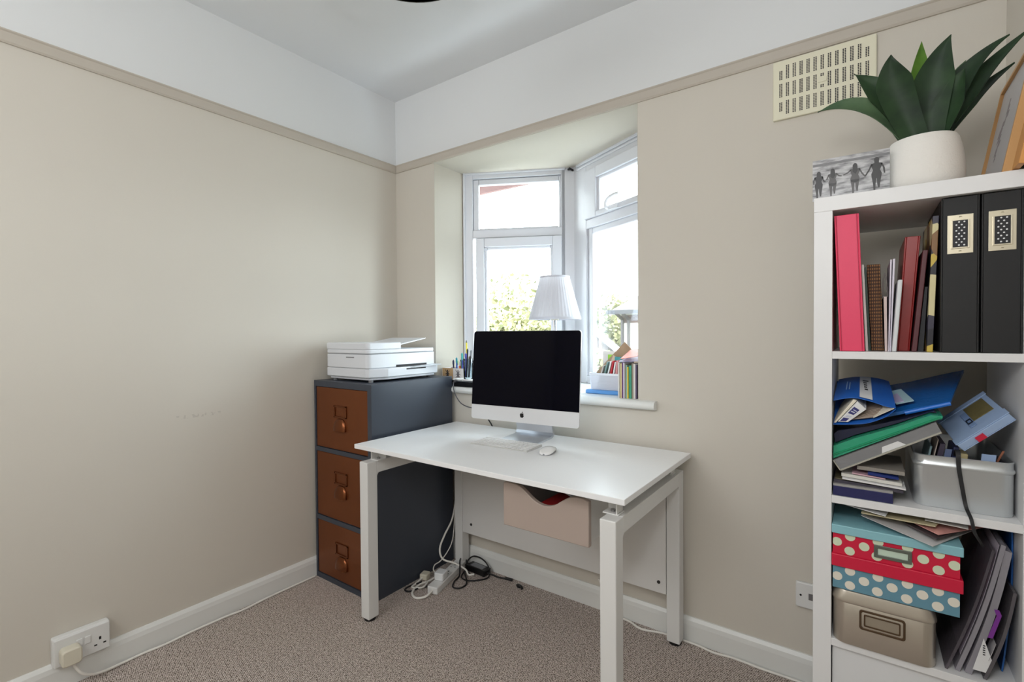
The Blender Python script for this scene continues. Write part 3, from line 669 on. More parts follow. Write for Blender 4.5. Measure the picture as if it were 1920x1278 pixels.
for yc, kh, ws in rows:
    unit = (0.2730-0.0024*(len(ws)-1))/sum(ws); x = -0.1365
    for wd in ws:
        kw = unit*wd; key = (round(kw, 4), round(kh, 4))
        xc = x+kw/2; x += kw+0.0024
        if key not in cache:
            M0 = WM[t]; bb = B().box(-kw/2, kw/2, -kh/2, kh/2, 0.0, 0.0022).xf(M0)
            o = part('key', bb, M_key, t, bevel=0.0008, seg=1); cache[key] = o
        else:
            o = cache[key].copy(); COL.objects.link(o); o.parent = t
        o.location = (xc, yc, kz(yc)+0.0001)
# mouse
MM = Matrix.Translation((1.232, -0.326, DZ)) @ Matrix.Rotation(math.radians(15), 4, 'Z')
t = thing('computer_mouse', 'white wireless mouse to the right of the keyboard', 'mouse', (1.232, -0.326, DZ), math.radians(15))
def shell(u, v):
    y = -0.0565+0.113*u; e = 0.0285*(1-abs(2*u-1)**3.2)**0.5 if 0 < u < 1 else 0.004
    e = max(e, 0.004); x = e*(2*v-1)
    z = 0.006+0.0155*max(0, 1-((u-0.5)/0.56)**2)*(1-0.45*(2*v-1)**2) - (0.004 if v in (0, 1) else 0)
    return MM @ Vector((x, y, z))
part('shell', B().grid(shell, 18, 10, 0, 0.002, (0,0,1)), mat('glossy white shell', (238,238,238), 0.12), t, smooth=60)
b = B()
pts = [(math.copysign(abs(math.cos(a))**0.7, math.cos(a))*0.0255, math.copysign(abs(math.sin(a))**0.8, math.sin(a))*0.053) for a in [2*math.pi*k/28 for k in range(28)]]
b.prism(pts, 0.0, 0.0068, 'z', 0, MM)
part('underside', b, mat('mouse aluminium', (150,152,155), 0.35, metal=0.7), t, smooth=40)
# ------------------------------------------------------------------ table lamp in the bay
LX, LY = 0.982, 0.150
t = thing('table_lamp', 'white table lamp with pleated shade standing in the bay behind the computer', 'lamp', (LX, LY, SILL))
M_steel = mat('satin nickel', (196,198,202), 0.25, metal=0.9)
b = B().lathe([(0.0, 0.0), (0.072, 0.0), (0.075, 0.006), (0.070, 0.014), (0.030, 0.022), (0.012, 0.034), (0.0, 0.036)], (LX, LY, SILL), 36)
part('base', b, M_steel, t, smooth=40)
part('stem', B().cyl((LX, LY, SILL+0.030), (LX, LY, SILL+0.345), 0.008, 16).lathe([(0.0, 0.0), (0.013, 0.004), (0.016, 0.014), (0.013, 0.024), (0.0, 0.028)], (LX, LY, SILL+0.16), 20), M_steel, t, smooth=40)
part('bulb_holder', B().lathe([(0.0, 0.0), (0.019, 0.0), (0.021, 0.004), (0.021, 0.014), (0.0165, 0.017), (0.0165, 0.058), (0.0, 0.058)], (LX, LY, SILL+0.338), 24), mat('cream bulb holder', (214,208,196), 0.4), t, smooth=40)
part('bulb', B().lathe([(0.012, 0.0), (0.016, 0.02), (0.027, 0.045), (0.027, 0.060), (0.018, 0.080), (0.0, 0.086)], (LX, LY, SILL+0.396), 20), mat('bulb', (236,232,222), 0.3), t, smooth=40)
M_shade = bpy.data.materials.new('pleated white fabric'); M_shade.use_nodes = True; n = M_shade.node_tree
bb = n.nodes['Principled BSDF']; bb.inputs['Base Color'].default_value = rgb((206,206,214)); bb.inputs['Roughness'].default_value = 0.8
tl = n.nodes.new('ShaderNodeBsdfTranslucent'); tl.inputs[0].default_value = rgb((226,224,226)); mx = n.nodes.new('ShaderNodeMixShader'); mx.inputs[0].default_value = 0.22
n.links.new(bb.outputs[0], mx.inputs[1]); n.links.new(tl.outputs[0], mx.inputs[2]); n.links.new(mx.outputs[0], n.nodes['Material Output'].inputs[0])
b = B(); NS = 176
def pl_(k, i): return 1.0+(0.010 if k % 4 == 0 else (-0.006 if k % 4 == 2 else 0.0))
zb, zt_ = 1.262, 1.474
b.lathe([(0.126, zb+0.010), (0.108, zb+0.075), (0.090, zb+0.140), (0.0725, zt_-0.006)], (LX, LY, 0), NS, 0, False, pl_)
b.f = [f for f in b.f if len(f) == 4]; b.m = b.m[:len(b.f)]
sh = part('lamp_shade', b, M_shade, t, smooth=60)
part('trim_band', B().lathe([(0.1255, 0), (0.1285, 0.0), (0.1285, 0.011), (0.1255, 0.011)], (LX, LY, zb), 64, 0, True), M_shade, sh, smooth=40)
b = B().lathe([(0.0705, 0), (0.0745, 0.0), (0.0745, 0.008), (0.0705, 0.008)], (LX, LY, zt_-0.008), 64, 0, True)
part('trim_band', b, M_shade, sh, smooth=40)
b = B()
for k in range(3):
    a = 2*math.pi*k/3; b.cyl((LX+0.016*math.cos(a), LY+0.016*math.sin(a), SILL+0.352), (LX+0.124*math.cos(a), LY+0.124*math.sin(a), zb+0.012), 0.0014, 6)
part('shade_carrier', b, M_steel, t, smooth=40)

# ------------------------------------------------------------------ left end of the sill
t = thing('set_top_box', 'low black box with silver front edge on the sill behind the filing cabinet', 'device', (0.555, 0.0, SILL))
b = B().box(0.446, 0.665, -0.030, 0.030, SILL, SILL+0.020).box(0.448, 0.663, -0.027, 0.028, SILL+0.020, SILL+0.033)
part('case', b, mat('black plastic case', (16,16,18), 0.3), t, bevel=0.002)
part('silver_trim', B().box(0.470, 0.655, -0.0285, -0.0265, SILL+0.026, SILL+0.030).box(0.475, 0.482, -0.029, -0.0265, SILL+0.021, SILL+0.026).box(0.500, 0.515, -0.029, -0.0265, SILL+0.030, SILL+0.033).box(0.525, 0.532, -0.029, -0.0265, SILL+0.030, SILL+0.033), mat('silver trim', (176,178,182), 0.3, metal=0.8), t)
solo('paper_pad', B().box(0.468, 0.668, -0.034, 0.028, SILL+0.0332, SILL+0.040), mat('white pad', (232,232,230), 0.6), 'white paper pad lying on top of the low black box on the sill', 'paper pad')
path = [(0.500, -0.033, SILL+0.030), (0.490, -0.041, SILL+0.034), (0.478, -0.040, SILL+0.018), (0.485, -0.048, SILL-0.012), (0.52, -0.06, SILL-0.055), (0.57, -0.075, SILL-0.082), (0.66, -0.10, SILL-0.09), (0.80, -0.12, SILL-0.08), (0.90, -0.15, SILL-0.06)]
solo('grey_cable', B().tube(sp(path, 7), 0.0028, 8), mat('grey cable', (96,96,100), 0.45), 'grey cable looping from the black box on the sill to the computer', 'cable', smooth=60)
path = [(0.660, -0.045, 0.885), (0.672, -0.024, 0.82), (0.690, -0.019, 0.770), (0.716, -0.019, 0.735), (0.74, -0.018, 0.68)]
solo('black_lead', B().tube(sp(path, 6), 0.0035, 8), M_blackcable, 'short black lead dropping behind the desk below the computer', 'cable', smooth=60)
# pen box with two beetle pictures
BX0, BX1, BY0, BY1, BZ0, BZ1 = 0.322, 0.482, 0.036, 0.110, SILL, SILL+0.088
t = thing('pen_box', 'open box of pens with a tan and a white beetle panel on the sill', 'pen holder', ((BX0+BX1)/2, (BY0+BY1)/2, SILL))
mid = 0.405
b = B().box(BX0, BX1, BY0, BY1, BZ0, BZ0+0.004).box(BX0, BX1, BY1-0.003, BY1, BZ0+0.004, BZ1).box(BX0, BX0+0.003, BY0, BY1-0.003, BZ0+0.004, BZ1).box(BX1-0.003, BX1, BY0, BY1-0.003, BZ0+0.004, BZ1)
b.box(mid, BX1-0.003, BY0, BY0+0.003, BZ0+0.004, BZ1, 0).box(BX0+0.003, mid, BY0, BY0+0.003, BZ0+0.004, BZ1, 1)
part('box_body', b, [mat('white card', (226,222,220), 0.6), mat('tan card', (196,160,116), 0.6)], t)
for cx, mm in ((0.364, mat('dark beetle ink', (52,44,46), 0.7)), (0.441, mat('grey beetle ink', (112,106,110), 0.7))):
    g_ = B(); yb = BY0-0.0006; cz = BZ0+0.058
    g_.prism([(cx+0.0075*math.cos(a), cz-0.004+0.017*math.sin(a)) for a in [2*math.pi*k/14 for k in range(14)]], yb, BY0+0.0002)
    g_.prism([(cx+0.0045*math.cos(a), cz+0.016+0.005*math.sin(a)) for a in [2*math.pi*k/10 for k in range(10)]], yb, BY0+0.0002)
    for s in (-1, 1):
        for z0_, z1_, x1_ in ((0.008, 0.026, 0.020), (0.0, -0.006, 0.018), (-0.010, -0.036, 0.020)):
            dxx, dzz = s*x1_, z1_-z0_
            g_.prism([(cx+s*0.005, cz+z0_+0.0025), (cx+s*x1_*0.8, cz+z0_+0.4*dzz+0.002), (cx+s*x1_, cz+z1_), (cx+s*x1_*0.72, cz+z0_+0.4*dzz-0.001), (cx+s*0.005, cz+z0_-0.0025)], yb, BY0+0.0002)
    part('beetle_print', g_, mm, t)
def pen(x, y, z0, L, lean, col, cap, label, kind='pen', cat='pen', group='pens in the beetle box', r=0.0042):
    top = Vector((x+lean[0], y+lean[1], z0+L)); bot = Vector((x, y, z0)); d = (top-bot)
    t_ = thing(kind, label, cat, (x, y, z0), 0, group)
    k = 0.78 if kind == 'pen' else 0.94
    part('barrel', B().cyl(bot, bot+d*k, r, 10), col, t_, smooth=40)
    b_ = B().cyl(bot+d*0.78, bot+d*0.96, r*1.08, 10).cyl(bot+d*0.96, top, r*0.7, 10, 0, r*0.45) if kind == 'pen' else B().cyl(bot+d*0.94, top, r, 10, 0, r*0.2)
    if kind == 'pen': b_.box(top.x-0.001, top.x+0.001, top.y-r*1.9, top.y-r*0.9, top.z-L*0.20, top.z-0.004)
    part('cap' if kind == 'pen' else 'tip', b_, cap, t_, smooth=40)
    return t_
C_ = lambda n_, c, r=0.4: mat('pen '+n_, c, r)
zb_ = SILL+0.0045
pen(0.386, 0.060, zb_, 0.128, (-0.003, 0.004), C_('navy', (34,38,80)), C_('navy', (34,38,80)), 'navy blue pen at the outer end of the beetle box')
pen(0.398, 0.072, zb_, 0.126, (0.002, 0.006), C_('white', (222,222,220)), C_('lime', (166,206,60)), 'white pen with lime green cap in the beetle box')
pen(0.411, 0.058, zb_, 0.142, (-0.001, 0.003), C_('blue', (40,92,190)), C_('teal', (40,150,170)), 'blue pen with teal cap in the beetle box')
pen(0.424, 0.078, zb_, 0.130, (-0.002, 0.004), C_('black', (26,26,30)), C_('black', (26,26,30)), 'black pen between the blue and orange pens in the beetle box')
pen(0.434, 0.056, zb_, 0.124, (0.001, 0.002), C_('orange', (226,92,36)), C_('white', (222,222,220)), 'orange pen with white cap in the beetle box')
pen(0.443, 0.070, zb_, 0.168, (-0.003, 0.002), C_('turquoise', (52,170,170)), C_('turquoise', (52,170,170)), 'turquoise pen standing up behind the orange pen')
pen(0.456, 0.058, zb_, 0.130, (-0.002, 0.004), C_('violet', (70,64,170)), C_('deep blue', (44,50,150)), 'violet blue pen nearest the glass tumbler in the beetle box')
pen(0.470, 0.078, zb_, 0.236, (-0.008, 0.004), C_('yellow', (226,206,60)), C_('pencil tip', (90,84,60)), 'tall yellow pencil sticking up above the other pens', 'pencil', 'pencil', None, 0.0048)
# tumbler standing on the pad
TX, TY, TZ = 0.549, -0.003, SILL+0.0402
t = thing('glass_tumbler', 'clear glass tumbler holding dark pens on the white pad beside the computer', 'glass', (TX, TY, TZ))
pr2 = [(0.0, 0.0), (0.0235, 0.0), (0.025, 0.003), (0.0275, 0.104), (0.0275, 0.1055), (0.0260, 0.1055), (0.0260, 0.104), (0.0235, 0.008), (0.0, 0.007)]
part('tumbler', B().lathe(pr2, (TX, TY, TZ), 32), glassy('tumbler glass', (226,234,238), 1.0), t, smooth=40)
zb_ = TZ+0.0085
pen(TX-0.002, TY-0.012, zb_, 0.150, (0.006, 0.004), C_('black', (26,26,30)), C_('black', (26,26,30)), 'black pen standing upright in the glass tumbler', 'pen', 'pen', 'pens in the glass tumbler')
pen(TX+0.006, TY-0.002, zb_, 0.142, (0.014, 0.002), C_('black', (26,26,30)), C_('grey', (90,92,98)), 'black pen with grey cap leaning over in the glass tumbler', 'pen', 'pen', 'pens in the glass tumbler')
pen(TX-0.015, TY-0.002, zb_, 0.126, (-0.002, 0.003), C_('violet', (70,64,170)), C_('violet', (70,64,170)), 'violet pen in the glass tumbler beside the yellow pencil', 'pen', 'pen', 'pens in the glass tumbler')
pen(TX-0.006, TY+0.010, zb_, 0.110, (0.000, 0.006), C_('brown', (120,84,60)), C_('brown', (120,84,60)), 'short brown pencil in the glass tumbler', 'pencil', 'pencil', 'pens in the glass tumbler')

# ------------------------------------------------------------------ right end of the sill: tub of papers and a row of booklets
t = thing('plastic_tub', 'translucent white tub with blue lid underneath holding cards on the sill', 'tub', (1.275, 0.165, SILL))
tx0, tx1, ty0, ty1 = 1.195, 1.362, 0.085, 0.200
part('blue_lid', B().prism(rrect(tx0-0.012, tx1+0.006, ty0-0.010, ty1+0.008, 0.012), SILL, SILL+0.018, 'z'), mat('blue lid', (90,150,214), 0.35), t, bevel=0.004, smooth=35)
zt0 = SILL+0.0185
b = B()
o_ = rrect(tx0+0.006, tx1-0.006, ty0+0.006, ty1-0.006, 0.014); o2 = rrect(tx0, tx1, ty0, ty1, 0.016); n_ = len(o_)
i_ = [((p[0]-1.2785)*0.975+1.2785, (p[1]-0.1425)*0.97+0.1425) for p in o2]; i0 = [((p[0]-1.2785)*0.975+1.2785, (p[1]-0.1425)*0.97+0.1425) for p in o_]
v = [(p[0], p[1], zt0) for p in o_]+[(p[0], p[1], zt0+0.074) for p in o2]+[(p[0], p[1], zt0+0.074) for p in i_]+[(p[0], p[1], zt0+0.003) for p in i0]
fs = [(r*n_+k, r*n_+(k+1) % n_, (r+1)*n_+(k+1) % n_, (r+1)*n_+k) for r in range(3) for k in range(n_)]+[tuple(range(n_)), tuple(3*n_+k for k in range(n_))]
b.add(v, fs)
part('tub', b, plastic_sheet('cloudy tub', (236,236,242), 0.42), t, smooth=35)
b = B()
rim_o = [((p[0]-1.2785)*1.025+1.2785, (p[1]-0.1425)*1.03+0.1425) for p in o2]
b.add([(p[0], p[1], zt0+z) for z in (0.066, 0.0755) for p in rim_o]+[(p[0], p[1], zt0+z) for z in (0.0755, 0.066) for p in o2], [(r*n_+k, r*n_+(k+1) % n_, ((r+1) % 4)*n_+(k+1) % n_, ((r+1) % 4)*n_+k) for r in range(4) for k in range(n_)])
part('rim', b, plastic_sheet('cloudy rim', (240,240,244), 0.15), t, smooth=35)
zi = zt0+0.0035
def leaf_card(name, label, cat, x, y, wdt, hgt, th, tilt, col, group=None, yaw=0.0, z=None, tip=0.0):
    M = Matrix.Translation((x, y, zi if z is None else z)) @ Matrix.Rotation(yaw, 4, 'Z') @ Matrix.Rotation(tilt, 4, 'Y') @ Matrix.Rotation(tip, 4, 'X')
    return solo(name, B().box(0, wdt, -th/2, th/2, 0, hgt, 0, M), col, label, cat, group, bevel=0.0006)
G_ = 'cards and booklets standing in the plastic tub'
leaf_card('greeting_card', 'white card with lime green picture standing in the plastic tub', 'card', 1.225, 0.180, 0.080, 0.168, 0.003, 0.0, mat('white card', (226,222,220), 0.6), G_, 0.06)
solo('picture_label', B().box(1.252, 1.290, 0.1762, 0.1772, zi+0.118, zi+0.152), mat('lime print', (150,206,50), 0.5), 'lime green square label on the white card in the plastic tub', 'label')
leaf_card('kraft_folder', 'brown kraft folder slanting steeply out of the plastic tub', 'folder', 1.206, 0.150, 0.050, 0.200, 0.005, 0.78, mat('kraft card', (168,140,112), 0.7, var=0.06, vscale=30), G_, 0.0, 1.012)
leaf_card('kraft_sheet', 'buff card slanting beside the brown kraft folder in the tub', 'card', 1.232, 0.138, 0.040, 0.165, 0.003, 0.40, mat('buff card', (206,186,164), 0.7), G_)
for k, (x, h, tl_, c, nm) in enumerate(((1.232, 0.112, 0.30, (196,190,186), 'grey white booklet leaning at the empty end of the plastic tub'), (1.252, 0.128, 0.26, (120,150,146), 'grey green booklet leaning in the plastic tub'), (1.270, 0.130, 0.24, (232,230,228), 'white booklet leaning next to the red one in the tub'), (1.284, 0.132, 0.22, (200,40,52), 'red booklet leaning in the plastic tub'), (1.300, 0.126, 0.18, (236,234,232), 'white booklet leaning in the tub beside the row of booklets'), (1.318, 0.132, 0.10, (226,150,150), 'pink booklet leaning in the plastic tub'))):
    M = Matrix.Translation((x, 0.094, zi)) @ Matrix.Rotation(tl_, 4, 'Y')
    solo('booklet', B().box(0, 0.006, 0, 0.030, 0.002, h, 0, M), mat('booklet %d %d %d' % c, c, 0.55), nm, 'booklet', G_)
M = Matrix.Translation((1.336, 0.110, zi+0.100)) @ Matrix.Rotation(-0.30, 4, 'Y')
leaf_card('teal_card', 'small teal card between the white booklets at the back of the tub', 'card', 1.300, 0.130, 0.034, 0.146, 0.003, 0.05, mat('teal card', (60,160,166), 0.5), G_)
leaf_card('cream_envelope', 'cream envelope standing behind the row of booklets', 'envelope', 1.336, 0.206, 0.09, 0.195, 0.002, 0.0, mat('cream envelope', (226,214,196), 0.6), None, 0.0, SILL)
b = B().grid(lambda u, v: (1.380+0.075*u, 0.02+0.11*v, SILL+0.165+0.012*u+0.034*v), 8, 4, 0, 0.0015, (0,0,1))
solo('orange_leaflet', b, mat('orange leaflet', (222,104,70), 0.5), 'orange red leaflet lying on top of the row of booklets', 'leaflet')
b = B().grid(lambda u, v: (1.377+0.085*u, 0.012+0.12*v, SILL+0.1545+0.004*u+0.018*v), 8, 4, 0, 0.002, (0,0,1))
solo('lilac_leaflet', b, mat('lilac leaflet', (176,172,206), 0.5), 'pale lilac leaflet under the orange one on the row of booklets', 'leaflet')
x = 1.3755
for wd, h, c, lab, col2 in ((0.0075, 0.150, (210,206,200), 'pale grey booklet at the tub end of the sill row', None), (0.010, 0.146, (206,190,140), 'buff booklet next to the pale grey one in the sill row', None), (0.006, 0.152, (92,40,104), 'purple booklet in the row on the sill', None), (0.0065, 0.150, (214,206,222), 'pale lilac booklet beside the purple one in the row', None), (0.006, 0.144, (134,128,104), 'olive grey booklet in the middle of the sill row', None), (0.0055, 0.140, (140,180,170), 'pale green booklet beside the olive grey one', None), (0.006, 0.132, (226,196,70), 'yellow and orange booklet in the row on the sill', None), (0.0115, 0.138, (66,156,128), 'thick green booklet in the row on the sill', None), (0.0085, 0.148, (150,138,120), 'brown grey booklet after the green one on the sill', None), (0.0085, 0.146, (222,218,212), 'white booklet closest to the wall in the sill row', None), (0.006, 0.142, (104,92,120), 'dark mauve booklet against the window reveal', None)):
    dy = -0.004+random.Random(int(h*1e4)).uniform(-0.004, 0.004)
    solo('booklet', B().box(x, x+wd-0.0006, 0.012+dy, 0.112, SILL, SILL+h), mat('booklet %d %d %d' % c, c, 0.55, var=0.10, vscale=60), lab, 'booklet', 'row of booklets on the window sill', bevel=0.0006)
    x += wd
# small green ribbon by the tub
b = B().tube(sp([(1.205, 0.22, SILL+0.001), (1.212, 0.218, SILL+0.05), (1.205, 0.215, SILL+0.10), (1.222, 0.214, SILL+0.13), (1.214, 0.213, SILL+0.105), (1.228, 0.212, SILL+0.09)], 6), 0.005, 8, 0, False, 0.5)
solo('green_ribbon', b, mat('dark green ribbon', (24,92,62), 0.4), 'dark green ribbon curling up behind the end of the plastic tub', 'ribbon', smooth=60)

# ------------------------------------------------------------------ power strip and cables under the desk
t = thing('power_strip', 'white power strip on the carpet beside the filing cabinet', 'power strip', (0.565, -0.20, 0))
MP = Matrix.Translation((0.578, -0.205, 0)) @ Matrix.Rotation(math.radians(15), 4, 'Z')
b = B().prism(rrect(-0.027, 0.027, -0.145, 0.145, 0.006), 0.0, 0.034, 'z', 0, MP)
part('strip_body', b, M_plate, t, bevel=0.004, smooth=35)
for yc in (-0.07, 0.0, 0.07):
    part('earth_slot', B().box(-0.003, 0.003, yc+0.010, yc+0.018, 0.0335, 0.0345, 0, MP), M_dark, t)
    for s in (-1, 1): part('pin_slot', B().box(s*0.011-0.003, s*0.011+0.003, yc-0.012, yc-0.008, 0.0335, 0.0345, 0, MP), M_dark, t)
part('strip_lead', B().tube(sp([MP @ Vector(p) for p in ((0, -0.144, 0.017), (-0.01, -0.19, 0.010), (-0.05, -0.205, 0.0055), (-0.090, -0.17, 0.0055), (-0.095, -0.10, 0.0055), (-0.07, -0.05, 0.0055), (-0.055, 0.02, 0.0055))], 8), 0.0052, 8), M_whitecable, t, smooth=60)
t = thing('power_adapter', 'white power adapter with lead plugged into the power strip', 'adapter', tuple(MP @ Vector((0, -0.06, 0.0345))))
b = B().prism(rrect(-0.024, 0.024, -0.088, -0.036, 0.008), 0.0347, 0.070, 'z', 0, MP)
part('adapter_body', b, mat('adapter white', (228,230,232), 0.3), t, bevel=0.004, smooth=35)
part('adapter_lead', B().tube(sp([MP @ Vector((-0.024, -0.06, 0.055))]+[Vector(p) for p in ((0.535, -0.255, 0.052), (0.512, -0.225, 0.060), (0.508, -0.180, 0.062), (0.505, -0.130, 0.085), (0.492, -0.08, 0.115), (0.480, -0.05, 0.17), (0.478, -0.035, 0.30))], 8), 0.0028, 8), M_whitecable, t, smooth=60)
path = [(0.478, -0.020, 0.36), (0.475, -0.055, 0.23), (0.480, -0.12, 0.165), (0.490, -0.165, 0.115), (0.515, -0.17, 0.07), (0.565, -0.135, 0.048), (0.612, -0.11, 0.02), (0.640, -0.12, 0.006), (0.66, -0.10, 0.006)]
solo('thick_white_cable', B().tube(sp(path, 8), 0.0048, 8), M_whitecable, 'thick white cable arching down from behind the desk to the power strip', 'cable', smooth=60)
t = thing('white_plug', 'white plug on a lead lying against the foot of the filing cabinet', 'plug', (0.505, -0.33, 0))
part('plug_body', B().prism(rrect(-0.020, 0.020, -0.022, 0.022, 0.007), 0.0, 0.030, 'z', 0, Matrix.Translation((0.484, -0.262, 0.0)) @ Matrix.Rotation(0.3, 4, 'Z')), M_ivory, t, bevel=0.005, smooth=35)
part('plug_lead', B().tube(sp([(0.484, -0.283, 0.012), (0.488, -0.32, 0.005), (0.497, -0.36, 0.005), (0.53, -0.35, 0.006), (0.548, -0.33, 0.010), (0.530, -0.29, 0.012)], 8), 0.0045, 8), M_whitecable, t, smooth=60)
t = thing('power_brick', 'black power brick with grey label lying against the back skirting', 'adapter', (0.66, -0.055, 0))
MB = Matrix.Translation((0.655, -0.062, 0.0)) @ Matrix.Rotation(math.radians(-3), 4, 'Z')
part('brick_body', B().box(-0.062, 0.062, -0.026, 0.026, 0.001, 0.031, 0, MB), mat('black plastic case', (16,16,18), 0.3), t, bevel=0.004)
part('brick_label', B().box(-0.040, 0.040, -0.017, 0.018, 0.031, 0.0314, 0, MB), mat('grey sticker', (132,134,138), 0.5), t)
part('output_lead', B().tube(sp([(0.717, -0.066, 0.015), (0.745, -0.062, 0.012), (0.775, -0.056, 0.007), (0.80, -0.048, 0.006), (0.815, -0.044, 0.006)], 6), 0.004, 8).cyl((0.812, -0.045, 0.007), (0.848, -0.038, 0.007), 0.0065, 10), M_blackcable, t, smooth=60)
part('input_lead', B().tube(sp([(0.593, -0.060, 0.016), (0.575, -0.052, 0.03), (0.60, -0.040, 0.056), (0.645, -0.036, 0.060), (0.69, -0.040, 0.045), (0.72, -0.052, 0.02), (0.735, -0.085, 0.005), (0.715, -0.13, 0.005), (0.67, -0.165, 0.005), (0.625, -0.155, 0.006), (0.60, -0.10, 0.012), (0.565, -0.05, 0.030), (0.53, -0.05, 0.055), (0.50, -0.062, 0.062)], 8), 0.0036, 8), M_blackcable, t, smooth=60)
solo('black_cable', B().tube(sp([(0.545, -0.07, 0.045), (0.575, -0.11, 0.05), (0.612, -0.155, 0.010), (0.625, -0.205, 0.0045), (0.655, -0.248, 0.0045), (0.688, -0.238, 0.0045), (0.690, -0.195, 0.0045), (0.665, -0.165, 0.012), (0.63, -0.135, 0.014), (0.612, -0.108, 0.012), (0.64, -0.112, 0.006)], 8), 0.0038, 8), M_blackcable, 'black cable coiled in a loop on the carpet beside the power strip', 'cable', smooth=60)
solo('black_flex', B().tube(sp([(0.500, -0.30, 0.0045), (0.485, -0.345, 0.0045), (0.482, -0.385, 0.0045), (0.500, -0.400, 0.0045), (0.522, -0.385, 0.0045), (0.535, -0.33, 0.0045), (0.56, -0.31, 0.0045)], 8), 0.004, 8), M_blackcable, 'black flex curled beside the foot of the filing cabinet', 'cable', smooth=60)
b = B().tube(sp([(0.892, -0.060, 0.004), (0.905, -0.066, 0.010), (0.920, -0.064, 0.006), (0.930, -0.074, 0.004)], 5), 0.006, 8).box(0.900, 0.914, -0.072, -0.058, 0.0, 0.012)
solo('cable_clip', b, M_blackcable, 'small black cable clip on the carpet in front of the back skirting', 'clip', smooth=40)
# ------------------------------------------------------------------ bookcase
M_bc = mat('white bookcase foil', (222,222,222), 0.42)
KX0, KX1, KI0, KI1, KF, KB = 2.115, 2.531, 2.1545, 2.492, -0.470, -0.080
KT, S1, S2, S3, KBOT = 1.532, 1.146, 0.785, 0.424, 0.066
t = thing('bookcase', 'tall narrow white bookcase with open shelves against the back wall', 'bookcase', ((KX0+KX1)/2, (KF+KB)/2, 0))
part('side_panel', B().box(KX0, KI0, KF, KB, 0, KT-0.036), M_bc, t, bevel=0.001)
part('side_panel', B().box(KI1, KX1, KF, KB, 0, KT-0.036), M_bc, t, bevel=0.001)
part('top_panel', B().box(KX0, KX1, KF, KB, KT-0.036, KT), M_bc, t, bevel=0.001)
for z in (S1, S2, S3): part('shelf', B().box(KI0, KI1, KF+0.001, KB, z-0.0185, z), M_bc, t, bevel=0.0006)
part('base_panel', B().box(KI0, KI1, KF, KB, KBOT-0.036, KBOT), M_bc, t)
d = part('cupboard_door', B().box(KI0+0.002, KI1-0.002, KF+0.012, KF+0.030, KBOT+0.002, S3-0.0205), mat('white door', (216,217,218), 0.42), t, bevel=0.001)
part('door_box', B().box(KI0+0.001, KI1-0.001, KB-0.012, KB-0.002, KBOT+0.001, S3-0.0195), M_bc, t)

def sheared(xb0, xb1, xt0, xt1, z0, z1):
    """returns f(u offset from left edge, y, z) following the lean"""
    return lambda u, y, z: (xb0+(xt0-xb0)*(z-z0)/(z1-z0)+u*((xb1-xb0)+((xt1-xt0)-(xb1-xb0))*(z-z0)/(z1-z0)), y, z)
def sbox(b, f, u0, u1, y0, y1, z0, z1, mi=0):
    return b.hexa([f(u0,y0,z0), f(u1,y0,z0), f(u1,y1,z0), f(u0,y1,z0), f(u0,y0,z1), f(u1,y0,z1), f(u1,y1,z1), f(u0,y1,z1)], mi)
M_page = mat('book pages', (214,206,190), 0.8, var=0.06, vscale=400, stretch=(1, 0.02, 0.02))
GT = 'books and binders on the top shelf of the bookcase'
def book(name, label, cat, xb, xt, z0, z1, yf, depth, cover, hard=0.003, pages=None, round_=0.0, extra=None):
    f = sheared(xb[0], xb[1], xt[0], xt[1], z0, z1); wd = xb[1]-xb[0]; h = hard/wd
    t = thing(name, label, cat, ((xb[0]+xb[1])/2, yf+depth/2, z0), 0, GT)
    b = B()
    sbox(b, f, 0, h, yf, yf+depth, z0, z1); sbox(b, f, 1-h, 1, yf, yf+depth, z0, z1)
    sbox(b, f, h, 1-h, yf-round_, yf+hard, z0, z1)
    c = part('cover', b, cover, t, bevel=min(0.0012, hard*0.4))
    p = B(); sbox(p, f, h*1.02, 1-h*1.02, yf+hard*1.05, yf+depth-0.005, z0+0.004, z1-0.006); part('pages', p, pages or M_page, t)
    return t, f
def slim(name, label, cat, xb, xt, z0, z1, yf, depth, m_, rad=0.0):
    f = sheared(xb[0], xb[1], xt[0], xt[1], z0, z1); b = B(); sbox(b, f, 0, 1, yf, yf+depth, z0, z1)
    o = solo(name, b, m_, label, cat, GT)
    if rad: bev(o, rad, 3)
    return o
M_pink = mat('pink cloth cover', (222,58,96), 0.5, var=0.03, vscale=300)
t, f = book('ring_binder', 'bright pink binder leaning against the inside of the bookcase top shelf', 'binder', (2.170, 2.2205), (2.157, 2.2075), S1+0.001, 1.484, -0.458, 0.245, M_pink, 0.0035)
b = B(); sbox(b, f, 0.085, 0.10, -0.4592, -0.457, S1+0.004, 1.482); sbox(b, f, 0.885, 0.90, -0.4592, -0.457, S1+0.004, 1.482)
part('hinge_groove', b, mat('dark pink groove', (160,30,64), 0.6), t)
slim('booklet', 'thin white booklet with green back leaning beside the pink binder', 'booklet', (2.2225, 2.2275), (2.2132, 2.2177), S1+0.0005, 1.362, -0.420, 0.21, [mat('white paper', (220,222,218), 0.6)])
slim('booklet', 'thin dark green booklet between the white booklet and the plaid book', 'booklet', (2.2285, 2.2325), (2.2187, 2.2222), S1+0.0005, 1.356, -0.412, 0.20, mat('dark green cover', (24,58,48), 0.5))
